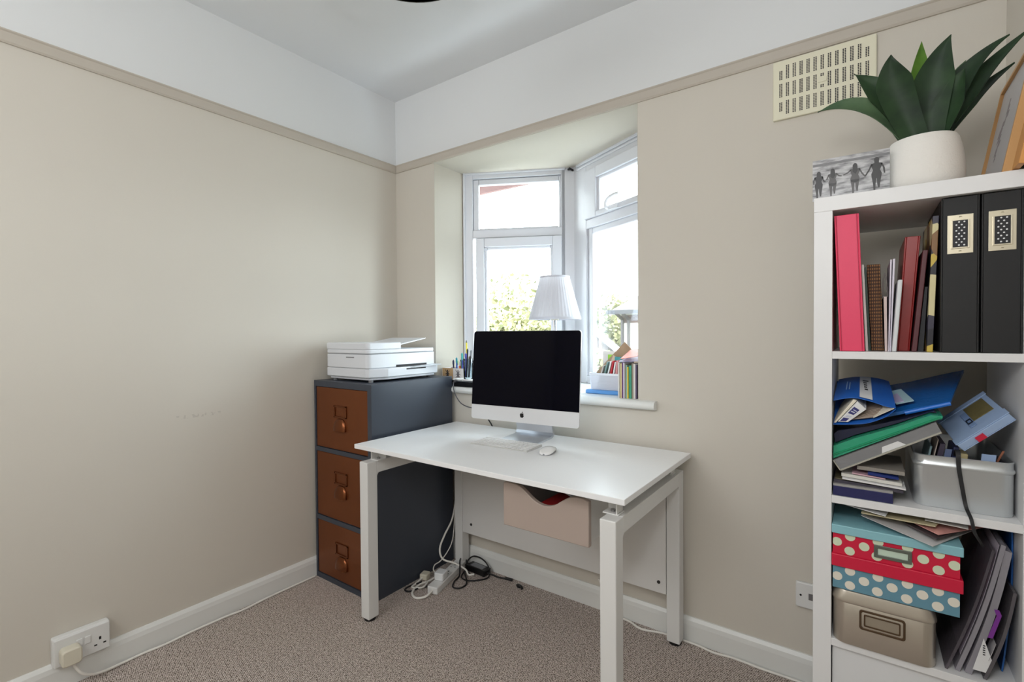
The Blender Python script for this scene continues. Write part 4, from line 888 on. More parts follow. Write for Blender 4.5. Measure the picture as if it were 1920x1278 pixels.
def plaid():
    M = bpy.data.materials.new('brown plaid cloth'); M.use_nodes = True; n = M.node_tree; b_ = n.nodes['Principled BSDF']; b_.inputs['Roughness'].default_value = 0.8
    tc = n.nodes.new('ShaderNodeTexCoord'); outs = []
    for ax, sc in (('Z', 38), ('X', 70)):
        wv = n.nodes.new('ShaderNodeTexWave'); wv.wave_type = 'BANDS'; wv.bands_direction = ax; wv.inputs['Scale'].default_value = sc; wv.inputs['Distortion'].default_value = 0.6
        n.links.new(tc.outputs['Object'], wv.inputs['Vector']); outs.append(wv)
    ad = n.nodes.new('ShaderNodeMath'); ad.operation = 'ADD'; n.links.new(outs[0].outputs['Fac'], ad.inputs[0]); n.links.new(outs[1].outputs['Fac'], ad.inputs[1])
    cr = n.nodes.new('ShaderNodeValToRGB'); e = cr.color_ramp.elements; e[0].position = 0.5; e[0].color = rgb((62,42,30)); e[1].position = 0.95; e[1].color = rgb((146,102,60))
    dv = n.nodes.new('ShaderNodeMath'); dv.operation = 'MULTIPLY'; dv.inputs[1].default_value = 0.5; n.links.new(ad.outputs[0], dv.inputs[0])
    n.links.new(dv.outputs[0], cr.inputs['Fac']); n.links.new(cr.outputs['Color'], b_.inputs['Base Color']); return M
book('book', 'brown plaid cloth book with ribbed spine leaning left on the top shelf', 'book', (2.2345, 2.2585), (2.2240, 2.2505), S1+0.0008, 1.361, -0.418, 0.21, plaid(), 0.004, mat('brown plaid pages', (96,66,44), 0.8, var=0.3, vscale=60, stretch=(1, 1, 12)))
b = B(); f = sheared(2.2605, 2.2655, 2.2575, 2.2635, S1+0.0005, 1.280); sbox(b, f, 0, 1, -0.418, -0.24, S1+0.0005, 1.280)
t = thing('notebook', 'slim pale notebook with a dark loop standing next to the plaid book', 'notebook', (2.262, -0.33, S1), 0, GT)
part('cover', b, mat('pale pinkish cover', (206,190,184), 0.6, var=0.1, vscale=90), t)
part('loop', B().tube(sp([(2.2575, -0.40, 1.2795), (2.2572, -0.40, 1.315), (2.2585, -0.40, 1.332), (2.2605, -0.40, 1.338), (2.2625, -0.40, 1.330), (2.2645, -0.40, 1.305), (2.2650, -0.40, 1.2795)], 5), 0.0011, 6), mat('loop grey', (128,120,116), 0.5), t, smooth=60)
slim('exercise_book', 'white exercise book leaning right, nearer the plaid book', 'notebook', (2.2667, 2.2690), (2.2697, 2.2727), S1+0.0005, 1.368, -0.428, 0.20, mat('lilac white paper', (216,210,222), 0.6))
slim('exercise_book', 'white exercise book leaning right, nearer the red book', 'notebook', (2.2697, 2.2720), (2.2750, 2.2790), S1+0.0005, 1.370, -0.426, 0.20, mat('lilac white paper', (216,210,222), 0.6))
slim('writing_tablet', 'grey white tablet with rounded corners in front of the red book', 'tablet', (2.2728, 2.2815), (2.2835, 2.2925), S1+0.0005, 1.317, -0.452, 0.14, mat('grey white plastic', (206,210,212), 0.4), 0.0025)
M_redb = mat('dark red cover', (136,22,20), 0.35, var=0.08, vscale=20)
book('book', 'tall dark red book leaning right in the middle of the top shelf', 'book', (2.2835, 2.3085), (2.2985, 2.3275), S1+0.0008, 1.423, -0.405, 0.23, M_redb, 0.003)
slim('book', 'narrow maroon book leaning on the red one', 'book', (2.3110, 2.3205), (2.3305, 2.3400), S1+0.0005, 1.385, -0.425, 0.22, mat('maroon cover', (84,36,42), 0.5), 0.0015)
slim('book', 'small black book between the maroon book and the patterned book', 'book', (2.3230, 2.3335), (2.3355, 2.3405), S1+0.0005, 1.300, -0.410, 0.20, mat('black cover, speckled', (26,27,33), 0.45, var=0.5, vscale=70))
def pattern():
    M = bpy.data.materials.new('black and yellow picture cover'); M.use_nodes = True; n = M.node_tree; b_ = n.nodes['Principled BSDF']; b_.inputs['Roughness'].default_value = 0.45
    tc = n.nodes.new('ShaderNodeTexCoord'); vo = n.nodes.new('ShaderNodeTexVoronoi'); vo.inputs['Scale'].default_value = 24; n.links.new(tc.outputs['Object'], vo.inputs['Vector'])
    s = n.nodes.new('ShaderNodeSeparateColor'); n.links.new(vo.outputs['Color'], s.inputs[0])
    cr = n.nodes.new('ShaderNodeValToRGB'); cr.color_ramp.interpolation = 'CONSTANT'; e = cr.color_ramp.elements
    e[0].color = rgb((30,30,38)); e[1].position = 0.34; e[1].color = rgb((196,170,70))
    for p, c in ((0.55, (128,92,52)), (0.72, (52,50,66)), (0.86, (206,196,150))):
        k = cr.color_ramp.elements.new(p); k.color = rgb(c)
    n.links.new(s.outputs[0], cr.inputs['Fac']); n.links.new(cr.outputs['Color'], b_.inputs['Base Color']); return M
slim('picture_book', 'tall book with black and yellow patterned spine against the black binder', 'book', (2.3370, 2.3480), (2.3465, 2.3575), S1+0.0005, 1.460, -0.440, 0.23, pattern(), 0.001)
M_blk = mat('black binder board', (15,15,16), 0.6)
M_tinplate = mat('brassy tin plate', (206,198,176), 0.3, metal=0.75)
for x0, x1, lab in ((2.3595, 2.4235, 'black lever arch binder with dotted spine label next to the patterned book'), (2.4265, 2.4908, 'black lever arch binder with dotted spine label against the bookcase side')):
    t = thing('lever_arch_binder', lab, 'binder', ((x0+x1)/2, -0.31, S1), 0, GT)
    z0, z1, yf, yb = S1+0.0005, 1.4935, -0.455, -0.165
    b = B().box(x0, x0+0.003, yf, yb, z0, z1).box(x1-0.003, x1, yf, yb, z0, z1).box(x0+0.003, x1-0.003, yf, yf+0.003, z0, z1)
    part('cover', b, M_blk, t, bevel=0.0012)
    part('paper_stack', B().box(x0+0.006, x1-0.012, yf+0.02, yb-0.02, z0+0.006, z1-0.03), M_page, t)
    xm = (x0+x1)/2; lz0, lz1 = 1.3675, 1.4535
    h = B(); h.box(xm-0.0215, xm+0.0215, yf-0.0015, yf, lz0, lz1)
    for a in ((xm-0.0155, xm-0.0125, lz0+0.011, lz1-0.012), (xm+0.0125, xm+0.0155, lz0+0.011, lz1-0.012)): h.box(a[0], a[1], yf-0.004, yf-0.0015, a[2], a[3])
    h.box(xm-0.0125, xm+0.0125, yf-0.004, yf-0.0015, lz0+0.011, lz0+0.014)
    for zz in (lz0+0.005, lz1-0.005): h.lathe([(0.0, 0), (0.003, 0.0), (0.002, 0.0012), (0.0, 0.0016)], (xm, yf-0.0016, zz), 10)
    hd = part('label_holder', h, M_tinplate, t, bevel=0.0004)
    c = B().box(xm-0.0123, xm+0.0123, yf-0.0024, yf-0.0016, lz0+0.0142, lz1-0.0125)
    for r_ in range(9):
        for q in range(3):
            cx = xm-0.0088+q*0.0088+(0.0044 if r_ % 2 else 0)-(0.0022)
            cz = lz0+0.0185+r_*0.0064
            if abs(cx-xm) > 0.0105: continue
            c.prism([(cx+0.0017*math.cos(a), cz+0.0017*math.sin(a)) for a in [2*math.pi*k/10 for k in range(10)]], yf-0.0027, yf-0.0023, 'y', 1)
    part('dotted_card', c, [mat('black card', (14,14,18), 0.5), mat('white dot', (226,226,226), 0.5)], hd)

# ------------------------------------------------------------------ on top: pot plant, photo card, framed picture, panel
PX, PY = 2.333, -0.365
t = thing('potted_agave', 'green agave with pointed leaves in a white stippled pot on the bookcase', 'plant', (PX, PY, KT))
M_pot = mat('stippled white ceramic', (226,223,217), 0.7, bump=0.5, bscale=260, var=0.02)
prof = [(0.0, 0.0), (0.062, 0.0), (0.072, 0.006), (0.0775, 0.022), (0.0785, 0.040), (0.0765, 0.068), (0.0725, 0.095), (0.0675, 0.114), (0.0635, 0.121), (0.0595, 0.121), (0.0585, 0.112), (0.060, 0.100), (0.0, 0.098)]
part('pot', B().lathe([(r, z*1.04) for r, z in prof], (PX, PY, KT), 48), M_pot, t, smooth=60)
part('soil', B().lathe([(0.0, 0.106), (0.059, 0.104), (0.059, 0.102), (0.0, 0.102)], (PX, PY, KT), 24), mat('dark soil', (40,34,28), 0.9), t)
def leafmat(nm, c1, c2):
    M = bpy.data.materials.new(nm); M.use_nodes = True; n = M.node_tree; b_ = n.nodes['Principled BSDF']; b_.inputs['Roughness'].default_value = 0.5; b_.inputs['Specular IOR Level'].default_value = 0.3
    tc = n.nodes.new('ShaderNodeTexCoord'); nz = n.nodes.new('ShaderNodeTexNoise'); nz.inputs['Scale'].default_value = 14; nz.inputs['Detail'].default_value = 3
    n.links.new(tc.outputs['Object'], nz.inputs['Vector']); cr = n.nodes.new('ShaderNodeValToRGB'); e = cr.color_ramp.elements
    e[0].position = 0.35; e[0].color = rgb(c1); e[1].position = 0.70; e[1].color = rgb(c2)
    n.links.new(nz.outputs['Fac'], cr.inputs['Fac']); n.links.new(cr.outputs['Color'], b_.inputs['Base Color']); return M
M_l1 = leafmat('agave dark green', (22,40,26), (44,70,40)); M_l2 = leafmat('agave bright green', (70,108,30), (100,138,44)); M_l3 = leafmat('agave grey green', (52,78,54), (88,112,80))
def leaf(tip, ctrl, W, face, m_, base=None, wave=0.0, prof=0.62):
    tip, ctrl = Vector(tip), Vector(ctrl); base = Vector(base or (PX, PY, KT+0.105)); face = Vector(face).normalized()
    def c(t_): return base*(1-t_)**2+ctrl*2*t_*(1-t_)+tip*t_*t_
    nu, nv = 22, 8
    def fn(u, v):
        p = c(u); d = (c(min(1, u+0.01))-c(max(0, u-0.01))).normalized(); s = d.cross(face).normalized(); nn = s.cross(d)
        if u < prof: w_ = 0.62+0.38*math.sin(math.pi/2*u/prof)
        else:
            q = (u-prof)/(1-prof); w_ = (1-q)**1.05*(1+0.30*q)
            w_ = max(w_, 0.012)
        k = 2*v-1
        return p+s*(W/2*w_*k)+nn*(abs(k)**1.6*W*0.16*w_ + wave*math.sin(9*u+2*k)*abs(k))
    b = B().grid(fn, nu, nv, 0, 0.0022, face)
    part('leaf', b, m_, t, smooth=60)
FC = (-0.1, -1, 0.15)
leaf((2.118, -0.400, 1.774), (2.225, -0.395, 1.806), 0.052, (0.25, -1, 0.55), M_l3, (2.318, -0.385, KT+0.108), 0.002, 0.5)      # long low leaf to the left
leaf((2.196, -0.395, 1.851), (2.262, -0.385, 1.790), 0.058, (-0.2, -1, 0.7), M_l1, None, 0.003)                              # left upper
leaf((2.268, -0.455, 1.848), (2.262, -0.425, 1.790), 0.070, (-0.1, -1, 0.12), M_l1, (2.326, -0.395, KT+0.105), 0.002)         # broad front leaf
leaf((2.334, -0.310, 1.925), (2.325, -0.330, 1.800), 0.044, (0.2, -1, 0.1), M_l2)                                             # bright leaf behind
leaf((2.378, -0.420, 1.873), (2.335, -0.415, 1.790), 0.074, (-0.05, -1, 0.15), M_l1, (2.345, -0.385, KT+0.105), 0.001, 0.55)  # broad upright
leaf((2.478, -0.390, 1.852), (2.385, -0.395, 1.800), 0.056, (-0.3, -1, 0.45), M_l1, (2.348, -0.375, KT+0.105), 0.001, 0.45)   # sweeping right
leaf((2.512, -0.370, 1.862), (2.410, -0.370, 1.770), 0.056, (-0.4, -1, 0.55), M_l1, (2.352, -0.365, KT+0.105), 0.001, 0.48)
leaf((2.494, -0.345, 1.805), (2.405, -0.350, 1.735), 0.050, (-0.4, -1, 0.75), M_l1, (2.356, -0.360, KT+0.105), 0.001, 0.5)
leaf((2.418, -0.300, 1.855), (2.375, -0.320, 1.790), 0.030, (-0.2, -1, 0.2), M_l3, (2.345, -0.340, KT+0.105))                  # thin grey leaf
leaf((2.250, -0.290, 1.768), (2.275, -0.320, 1.762), 0.048, (0.1, -0.7, 0.8), M_l3, (2.315, -0.350, KT+0.105))                # short leaf behind left
leaf((2.400, -0.430, 1.785), (2.382, -0.410, 1.745), 0.060, (-0.3, -1, 0.3), M_l1, (2.350, -0.385, KT+0.105), 0.0, 0.5)
leaf((2.300, -0.280, 1.860), (2.305, -0.315, 1.780), 0.050, (0.0, -1, 0.3), M_l1, (2.325, -0.350, KT+0.105))
# black and white photo card of four people seen from behind on a beach
def sea():
    M = bpy.data.materials.new('grey sea print'); M.use_nodes = True; n = M.node_tree; b_ = n.nodes['Principled BSDF']; b_.inputs['Roughness'].default_value = 0.3
    tc = n.nodes.new('ShaderNodeTexCoord'); mp = n.nodes.new('ShaderNodeMapping'); mp.inputs['Scale'].default_value = (30, 1, 110); n.links.new(tc.outputs['Object'], mp.inputs['Vector'])
    nz = n.nodes.new('ShaderNodeTexNoise'); nz.inputs['Scale'].default_value = 1.0; nz.inputs['Detail'].default_value = 3; n.links.new(mp.outputs['Vector'], nz.inputs['Vector'])
    cr = n.nodes.new('ShaderNodeValToRGB'); e = cr.color_ramp.elements; e[0].position = 0.32; e[0].color = rgb((82,82,84)); e[1].position = 0.60; e[1].color = rgb((182,182,184))
    n.links.new(nz.outputs['Fac'], cr.inputs['Fac']); n.links.new(cr.outputs['Color'], b_.inputs['Base Color']); return M
qx0, qx1, qz0, qz1, qy = 2.109, 2.268, KT+0.0005, KT+0.105, -0.432
t = thing('photo_card', 'black and white photo card of four people on a beach beside the plant pot', 'photo card', ((qx0+qx1)/2, qy, KT))
part('card', B().box(qx0, qx1, qy, qy+0.0015, qz0, qz1), sea(), t)
part('horizon_band', B().box(qx0+0.0005, qx1-0.0005, qy-0.0003, qy, qz1-0.016, qz1-0.010), mat('grey horizon', (112,112,114), 0.4), t)
M_sil = [mat('dark figure', (40,39,40), 0.4), mat('mid figure', (78,76,76), 0.4)]
def figure(cx, zh, s, hair, arms, skin=0):
    b = B(); y0, y1 = qy-0.0006, qy-0.0001
    P = lambda pts, mi, k=0: b.prism([(cx+x*s, zh+z*s) for x, z in pts], y0-k*0.0001, y1, 'y', mi)
    P([(0.5*math.cos(a)*0.85, -0.45+0.55*math.sin(a)) for a in [2*math.pi*k/14 for k in range(14)]], 0, 3)
    P([(-0.45, -0.3), (0.45, -0.3), (0.55*hair, -1.2-hair*0.5), (0.1, -1.5-hair), (-0.5*hair, -1.3-hair*0.6)], 0, 2)
    P([(-0.18, -0.9), (0.18, -0.9), (0.3, -1.15), (0.95, -1.3), (0.85, -2.0), (0.62, -2.7), (0.92, -3.5), (0.85, -4.2), (0.1, -4.5), (-0.1, -4.5), (-0.85, -4.2), (-0.92, -3.5), (-0.62, -2.7), (-0.85, -2.0), (-0.95, -1.3), (-0.3, -1.15)], skin, 0)
    P([(-0.85, -3.75), (0.85, -3.75), (0.82, -4.15), (0.12, -4.5), (-0.12, -4.5), (-0.82, -4.15)], 0, 1)
    P([(-0.85, -4.1), (-0.05, -4.4), (-0.15, -5.6), (-0.2, -7.2), (-0.5, -7.2), (-0.6, -5.7)], skin, 0)
    P([(0.85, -4.1), (0.05, -4.4), (0.12, -5.6), (0.3, -6.6), (0.55, -6.6), (0.65, -5.6)], skin, 0)
    for sx, pts in arms:
        ww = 0.16
        for (xa, za), (xb_, zb2) in zip(pts, pts[1:]):
            dx, dz = xb_-xa, zb2-za; L = math.hypot(dx, dz); nx, nz_ = -dz/L*ww, dx/L*ww
            P([(xa+nx, za+nz_), (xb_+nx*0.8, zb2+nz_*0.8), (xb_-nx*0.8, zb2-nz_*0.8), (xa-nx, za-nz_)], skin, 0)
    part('printed_figure', b, M_sil, t)
zc_ = qz1
figure(qx0+0.0135, zc_-0.030, 0.0096, 0.9, [(-1, [(-0.85, -1.4), (-1.15, -2.4), (-1.1, -3.2)]), (1, [(0.85, -1.4), (1.05, -2.6), (1.55, -2.75)])])
figure(qx0+0.0435, zc_-0.028, 0.0096, 1.1, [(-1, [(-0.85, -1.4), (-1.2, -2.3), (-1.35, -2.7)]), (1, [(0.85, -1.3), (1.3, -2.0), (2.0, -2.2)])], 1)
figure(qx0+0.0900, zc_-0.024, 0.0104, 0.95, [(-1, [(-0.85, -1.35), (-1.35, -1.9), (-2.3, -2.3)]), (1, [(0.85, -1.35), (1.35, -2.5), (2.05, -3.5)])], 1)
figure(qx0+0.1330, zc_-0.018, 0.0112, 0.7, [(-1, [(-0.85, -1.35), (-1.3, -2.5), (-1.95, -3.6)]), (1, [(0.85, -1.35), (1.25, -2.3), (1.4, -3.6)])])
# framed print leaning on the right wall
MF = Matrix.Translation((2.470, -0.240, KT+0.004)) @ Matrix.Rotation(math.radians(10.0), 4, 'Y') @ Matrix.Rotation(math.radians(-90), 4, 'Z')
# local: x along -y (towards the viewer), y outwards = +x, z up the picture
t = thing('framed_picture', 'oak framed print leaning against the right wall on top of the bookcase', 'picture', (2.49, -0.22, KT))
M_oak = mat('light oak', (196,148,92), 0.5, var=0.12, vscale=30, stretch=(1, 1, 0.15))
fw, fh, mb = 0.34, 0.305, 0.010
b = B()
for a in ((-fw/2, -fw/2+mb, 0, fh), (fw/2-mb, fw/2, 0, fh), (-fw/2+mb, fw/2-mb, 0, mb), (-fw/2+mb, fw/2-mb, fh-mb, fh)): b.box(a[0], a[1], -0.007, 0.014, a[2], a[3], 0, MF)
part('frame', b, M_oak, t, bevel=0.001)
part('print', B().box(-fw/2+mb, fw/2-mb, 0.0, 0.004, mb, fh-mb, 0, MF), mat('print paper', (196,194,198), 0.35), t)
b = B(); rnd = random.Random(4)
for k in range(9):
    xx = -0.045+rnd.uniform(-0.02, 0.03); zz = 0.09+k*0.016; ww = 0.006+0.016*math.sin(math.pi*(k+0.5)/9)
    b.prism([(xx-ww, zz), (xx+ww*0.6, zz+0.004), (xx+ww, zz+0.016), (xx-ww*0.4, zz+0.019)], -0.0004, 0.0002, 'y', 0, MF)
part('printed_motif', b, mat('grey mauve ink', (150,140,148), 0.5), t)
MO = Matrix.Translation((2.478, -0.482, KT+0.002)) @ Matrix.Rotation(math.radians(10.0), 4, 'Y') @ Matrix.Rotation(math.radians(-90), 4, 'Z')
solo('wooden_panel', B().box(-0.030, 0.030, -0.006, 0.004, 0, 0.16, 0, MO), mat('orange pine', (204,142,72), 0.5, var=0.12, vscale=25, stretch=(1, 1, 0.2)), 'small orange pine panel leaning in front of the framed print', 'panel', bevel=0.001)
solo('grey_tray', B().box(2.405, 2.440, -0.30, -0.20, KT, KT+0.012), mat('grey tray', (150,156,166), 0.5), 'small grey tray between the plant pot and the framed print', 'tray', bevel=0.003)

# ------------------------------------------------------------------ second shelf
GP = 'papers and wallets piled on the second shelf'
z = S2+0.0004
t = thing('box_file', 'navy blue box file at the bottom of the paper pile on the second shelf', 'box file', (2.216, -0.37, S2), 0, GP)
part('box', B().box(2.157, 2.276, -0.464, -0.27, z, z+0.024), mat('navy board', (30,32,82), 0.45), t, bevel=0.001)
part('label_strip', B().box(2.157, 2.276, -0.4635, -0.27, z+0.024, z+0.029), mat('grey board', (150,148,146), 0.6), t)
z += 0.0294
def sheet(name, label, cat, x0, x1, y0, y1, z0, slope, th, m_, sag=0.0, yslope=0.0, nv=4):
    b = B().grid(lambda u, v: (x0+(x1-x0)*u, y0+(y1-y0)*v, z0+th+slope*(u)*(x1-x0)+yslope*v*(y1-y0)+sag*math.sin(math.pi*u)), 8, nv, 0, th, (0,0,1))
    return solo(name, b, m_, label, cat, GP)
sheet('magazine', 'dark magazine lying on the navy box file', 'magazine', 2.158, 2.296, -0.452, -0.25, z, -0.03, 0.0075, mat('dark magazine', (64,60,72), 0.45, var=0.4, vscale=60)); z += 0.0042
sheet('magazine', 'thin olive magazine just above the dark one in the pile', 'magazine', 2.160, 2.294, -0.446, -0.26, z+0.0034, -0.03, 0.0024, mat('olive magazine', (104,98,74), 0.5, var=0.3, vscale=80))
sheet('paper_sheet', 'white paper with a pointed corner sticking out of the pile', 'paper', 2.176, 2.300, -0.460, -0.25, z+0.0082, -0.05, 0.0035, mat('white sheet', (216,216,216), 0.6))
sheet('notebook', 'white notebook with rounded corner in the pile on the second shelf', 'notebook', 2.174, 2.293, -0.450, -0.26, z+0.0132, -0.05, 0.0075, mat('off white notebook', (206,204,196), 0.6))
sheet('pamphlet', 'pink and white pamphlet under the clear wallet', 'pamphlet', 2.196, 2.262, -0.446, -0.28, z+0.0216, -0.06, 0.0025, mat('pink pamphlet', (206,168,178), 0.5, var=0.3, vscale=40))
sheet('pamphlet', 'shiny dark blue pamphlet near the tin in the paper pile', 'pamphlet', 2.228, 2.287, -0.449, -0.28, z+0.0249, -0.06, 0.006, mat('dark blue pamphlet', (24,44,112), 0.3))
sheet('booklet', 'grey booklet at the top of the paper pile under the clear wallet', 'booklet', 2.206, 2.299, -0.440, -0.26, z+0.0330, -0.02, 0.009, mat('grey booklet', (140,134,126), 0.6))
def wallet(name, label, cat, pts_low, pts_up, y0, y1, m_, dz=0.0, dx=0.0, parts=None):
    """flat plastic wallet: front outline in (x,z), carried back with a rise dz"""
    poly = [Vector((p[0], p[1], 0)) for p in pts_low]+[Vector((p[0], p[1], 0)) for p in reversed(pts_up)]
    n_ = len(poly); nb = 4; v = []
    for k in range(nb+1):
        q = k/nb; y = y0+(y1-y0)*q
        v += [(p.x+dx*q, y, p.y+dz*q+0.004*math.sin(math.pi*q)) for p in poly]
    fs = [tuple(range(n_))[::-1], tuple(nb*n_+k for k in range(n_))]+[(r*n_+k, r*n_+(k+1) % n_, (r+1)*n_+(k+1) % n_, (r+1)*n_+k) for r in range(nb) for k in range(n_)]
    t = thing(name, label, cat, (poly[0].x, (y0+y1)/2, min(p.y for p in poly)), 0, GP)
    part('sleeve', B().add(v, fs), m_, t, smooth=35)
    return t
L2 = lambda a, b_, n_=8: [(a[0]+(b_[0]-a[0])*k/n_, a[1]+(b_[1]-a[1])*k/n_) for k in range(n_+1)]
t = wallet('document_wallet', 'clear plastic document wallet sloping down to the left over the papers', 'wallet', [(2.172, 0.8475), (2.235, 0.886), (2.300, 0.925), (2.363, 0.964)], [(2.157, 0.870), (2.225, 0.910), (2.290, 0.948), (2.353, 0.986)], -0.452, -0.22, plastic_sheet('clear wallet', (172,172,174), 0.5))
part('white_insert', B().prism([(2.255, 0.901), (2.300, 0.928), (2.285, 0.934), (2.255, 0.916)], -0.4528, -0.4522), mat('white sheet', (216,216,216), 0.6), t)
part('rim', B().tube([(2.172, -0.4525, 0.8470), (2.363, -0.4525, 0.9635)], 0.0022, 6).tube([(2.157, -0.4525, 0.870), (2.172, -0.4525, 0.847)], 0.0018, 6), mat('clear rim', (168,166,154), 0.3), t, smooth=40)
t = wallet('document_wallet', 'green plastic document wallet on top of the clear one', 'wallet', [(2.1568, 0.8735), (2.225, 0.914), (2.290, 0.952), (2.356, 0.9905), (2.364, 0.993)], [(2.1568, 0.905), (2.20, 0.929), (2.28, 0.966), (2.345, 1.001), (2.366, 1.000)], -0.447, -0.23, plastic_sheet('green wallet', (52,162,124), 0.12))
part('zip', B().tube(sp([(2.157, -0.4475, 0.883), (2.22, -0.4478, 0.918), (2.29, -0.4478, 0.957), (2.362, -0.4475, 0.9965)], 5), 0.0024, 6), mat('green zip', (30,140,98), 0.3), t, smooth=40)
wallet('laptop_sleeve', 'dark navy folder squeezed between the green and blue wallets', 'folder', [(2.160, 0.910), (2.20, 0.934), (2.28, 0.970), (2.345, 1.0045), (2.357, 1.004)], [(2.157, 0.932), (2.165, 0.941), (2.23, 0.960), (2.30, 0.985), (2.352, 1.008)], -0.425, -0.20, mat('navy plastic', (22,26,56), 0.4))
t = wallet('plastic_folder', 'large translucent blue plastic folder rising towards the back corner', 'folder', [(2.210, 0.968), (2.270, 0.984), (2.330, 1.005), (2.383, 1.022)], [(2.210, 0.976), (2.270, 0.992), (2.330, 1.013), (2.383, 1.030)], -0.405, -0.12, plastic_sheet('blue folder', (22,108,190), 0.12), 0.058, 0.058)
part('edge_roll', B().tube([(2.300, -0.407, 0.996), (2.383, -0.407, 1.026)], 0.0048, 8), mat('bright blue edge', (30,110,206), 0.25), t, smooth=40)
for (x0_, y0_, wd, dp, yaw, c, lab) in ((2.285, -0.385, 0.036, 0.060, 0.16, (168,200,206), 'pale teal card lying on the blue plastic folder'), (2.277, -0.380, 0.024, 0.050, 0.10, (184,174,204), 'lilac card on top of the pale teal one')):
    zz = 1.013 if 'teal' in lab else 1.0172
    M = Matrix.Translation((x0_, y0_, zz)) @ Matrix.Rotation(yaw, 4, 'Z') @ Matrix.Rotation(math.radians(-17), 4, 'Y') @ Matrix.Rotation(math.radians(11), 4, 'X')
    solo('index_card', B().box(0, wd, 0, dp*1.6, 0, 0.0022, 0, M), mat('card %d' % c[0], c, 0.6), lab, 'card', GP)
# blue padded envelope with open mouth
lo = sp([(2.1565, 0.961, 0), (2.195, 0.965, 0), (2.228, 0.972, 0), (2.262, 0.990, 0), (2.281, 1.010, 0)], 5)
up = sp([(2.1565, 1.021, 0), (2.180, 1.028, 0), (2.203, 1.031, 0), (2.235, 1.024, 0), (2.262, 1.015, 0), (2.281, 1.0125, 0)], 4)
up = [up[int(k*(len(up)-1)/(len(lo)-1))] for k in range(len(lo))]
t = thing('document_envelope', 'blue card envelope with white label and an open mouth full of papers', 'envelope', (2.218, -0.34, 0.962), 0, GP)
n_ = len(lo)
def top_pt(u, v):
    k = u*(n_-1); i0 = min(int(k), n_-2); p = up[i0].lerp(up[i0+1], k-i0)
    xx = p.x+(0.004-0.010*u)*v; zz = p.y+(1.057+0.010*math.sin(math.pi*u)-p.y)*(v**0.75)
    return (xx, -0.446+0.215*v, zz)
def bot_pt(u, v):
    k = u*(n_-1); i0 = min(int(k), n_-2); p = lo[i0].lerp(lo[i0+1], k-i0)
    return (p.x-0.006*u*v, -0.450+0.219*v, p.y+(1.052+0.010*math.sin(math.pi*u)-p.y)*(v**1.2))
M_env = mat('blue card', (34,98,186), 0.4, var=0.06, vscale=10)
part('upper_flap', B().grid(top_pt, 24, 8, 0, 0.0012, (0,0,1)), M_env, t, smooth=60)
part('lower_flap', B().grid(bot_pt, 24, 8, 0, 0.0012, (0,0,1)), M_env, t, smooth=60)
b = B().grid(lambda u, v: Vector(top_pt(0.45+0.16*u, 0.02+0.94*v))+Vector((0, 0, 0.0012)), 6, 8)
lb = part('white_label', b, mat('white label', (226,226,224), 0.5), t)
b = B()
for k, (u0, u1) in enumerate(((0.25, 0.75), (0.30, 0.60), (0.34, 0.62), (0.36, 0.60), (0.40, 0.66))):
    v0 = 0.70-0.10*k
    b.grid(lambda u, v: Vector(top_pt(0.45+0.16*(u0+(u1-u0)*u), v0+0.055*v))+Vector((0, 0, 0.0017)), 3, 2)
part('label_print', b, mat('black print', (40,40,44), 0.6), lb)
b = B()
for k in range(2):
    b.grid(lambda u, v: Vector(top_pt(0.20+0.06*k+0.022*u, (0.30, 0.30)[k]+(0.42, 0.36)[k]*v))+Vector((0, 0, 0.0012)), 2, 6)
part('faded_print', b, mat('pale blue print', (150,184,224), 0.6), t)
# papers inside the mouth (they belong to the envelope's load)
b = B().hexa([(2.158, -0.448, 0.965), (2.162, -0.448, 0.965), (2.205, -0.448, 1.024), (2.198, -0.448, 1.026), (2.158, -0.30, 0.990), (2.162, -0.30, 0.990), (2.205, -0.30, 1.036), (2.198, -0.30, 1.038)])
solo('paper_sheet', b, mat('cream sheet', (222,214,196), 0.6), 'cream sheet bent upright at the mouth of the blue envelope', 'paper', GP)
b = B().hexa([(2.166, -0.447, 0.968), (2.187, -0.447, 0.969), (2.224, -0.447, 1.004), (2.206, -0.447, 1.022), (2.166, -0.31, 1.000), (2.187, -0.31, 1.000), (2.224, -0.31, 1.030), (2.206, -0.31, 1.034)])
t = thing('leaflet', 'white leaflet with navy print inside the mouth of the blue envelope', 'leaflet', (2.195, -0.38, 0.968), 0, GP)
part('sheet', b, mat('white sheet', (216,216,216), 0.6), t)
def lp(u, v, a=(2.167, 0.9685), bx=(2.188, 0.970), c=(2.2225, 1.004), d_=(2.206, 1.020)):
    x0 = a[0]+(bx[0]-a[0])*u; z0 = a[1]+(bx[1]-a[1])*u; x1 = d_[0]+(c[0]-d_[0])*u; z1 = d_[1]+(c[1]-d_[1])*u
    return (x0+(x1-x0)*v, -0.4476, z0+(z1-z0)*v)
b = B().grid(lambda u, v: lp(0.12+0.6*u, 0.02+0.20*v), 2, 2).grid(lambda u, v: lp(0.10+0.62*u, 0.46+0.34*v), 2, 2)
part('navy_print', b, mat('navy print', (44,44,110), 0.5), t)
b = B().grid(lambda u, v: lp(0.20+0.4*u, 0.56+0.05*v), 2, 1).grid(lambda u, v: lp(0.25+0.4*u, 0.66+0.04*v), 2, 1).grid(lambda u, v: lp(0.2+0.5*u, 0.27+0.10*v), 2, 1)
b = b.xf(Matrix.Translation((0, -0.0004, 0)))
part('pale_print', b, mat('pale print', (190,192,206), 0.5), t)
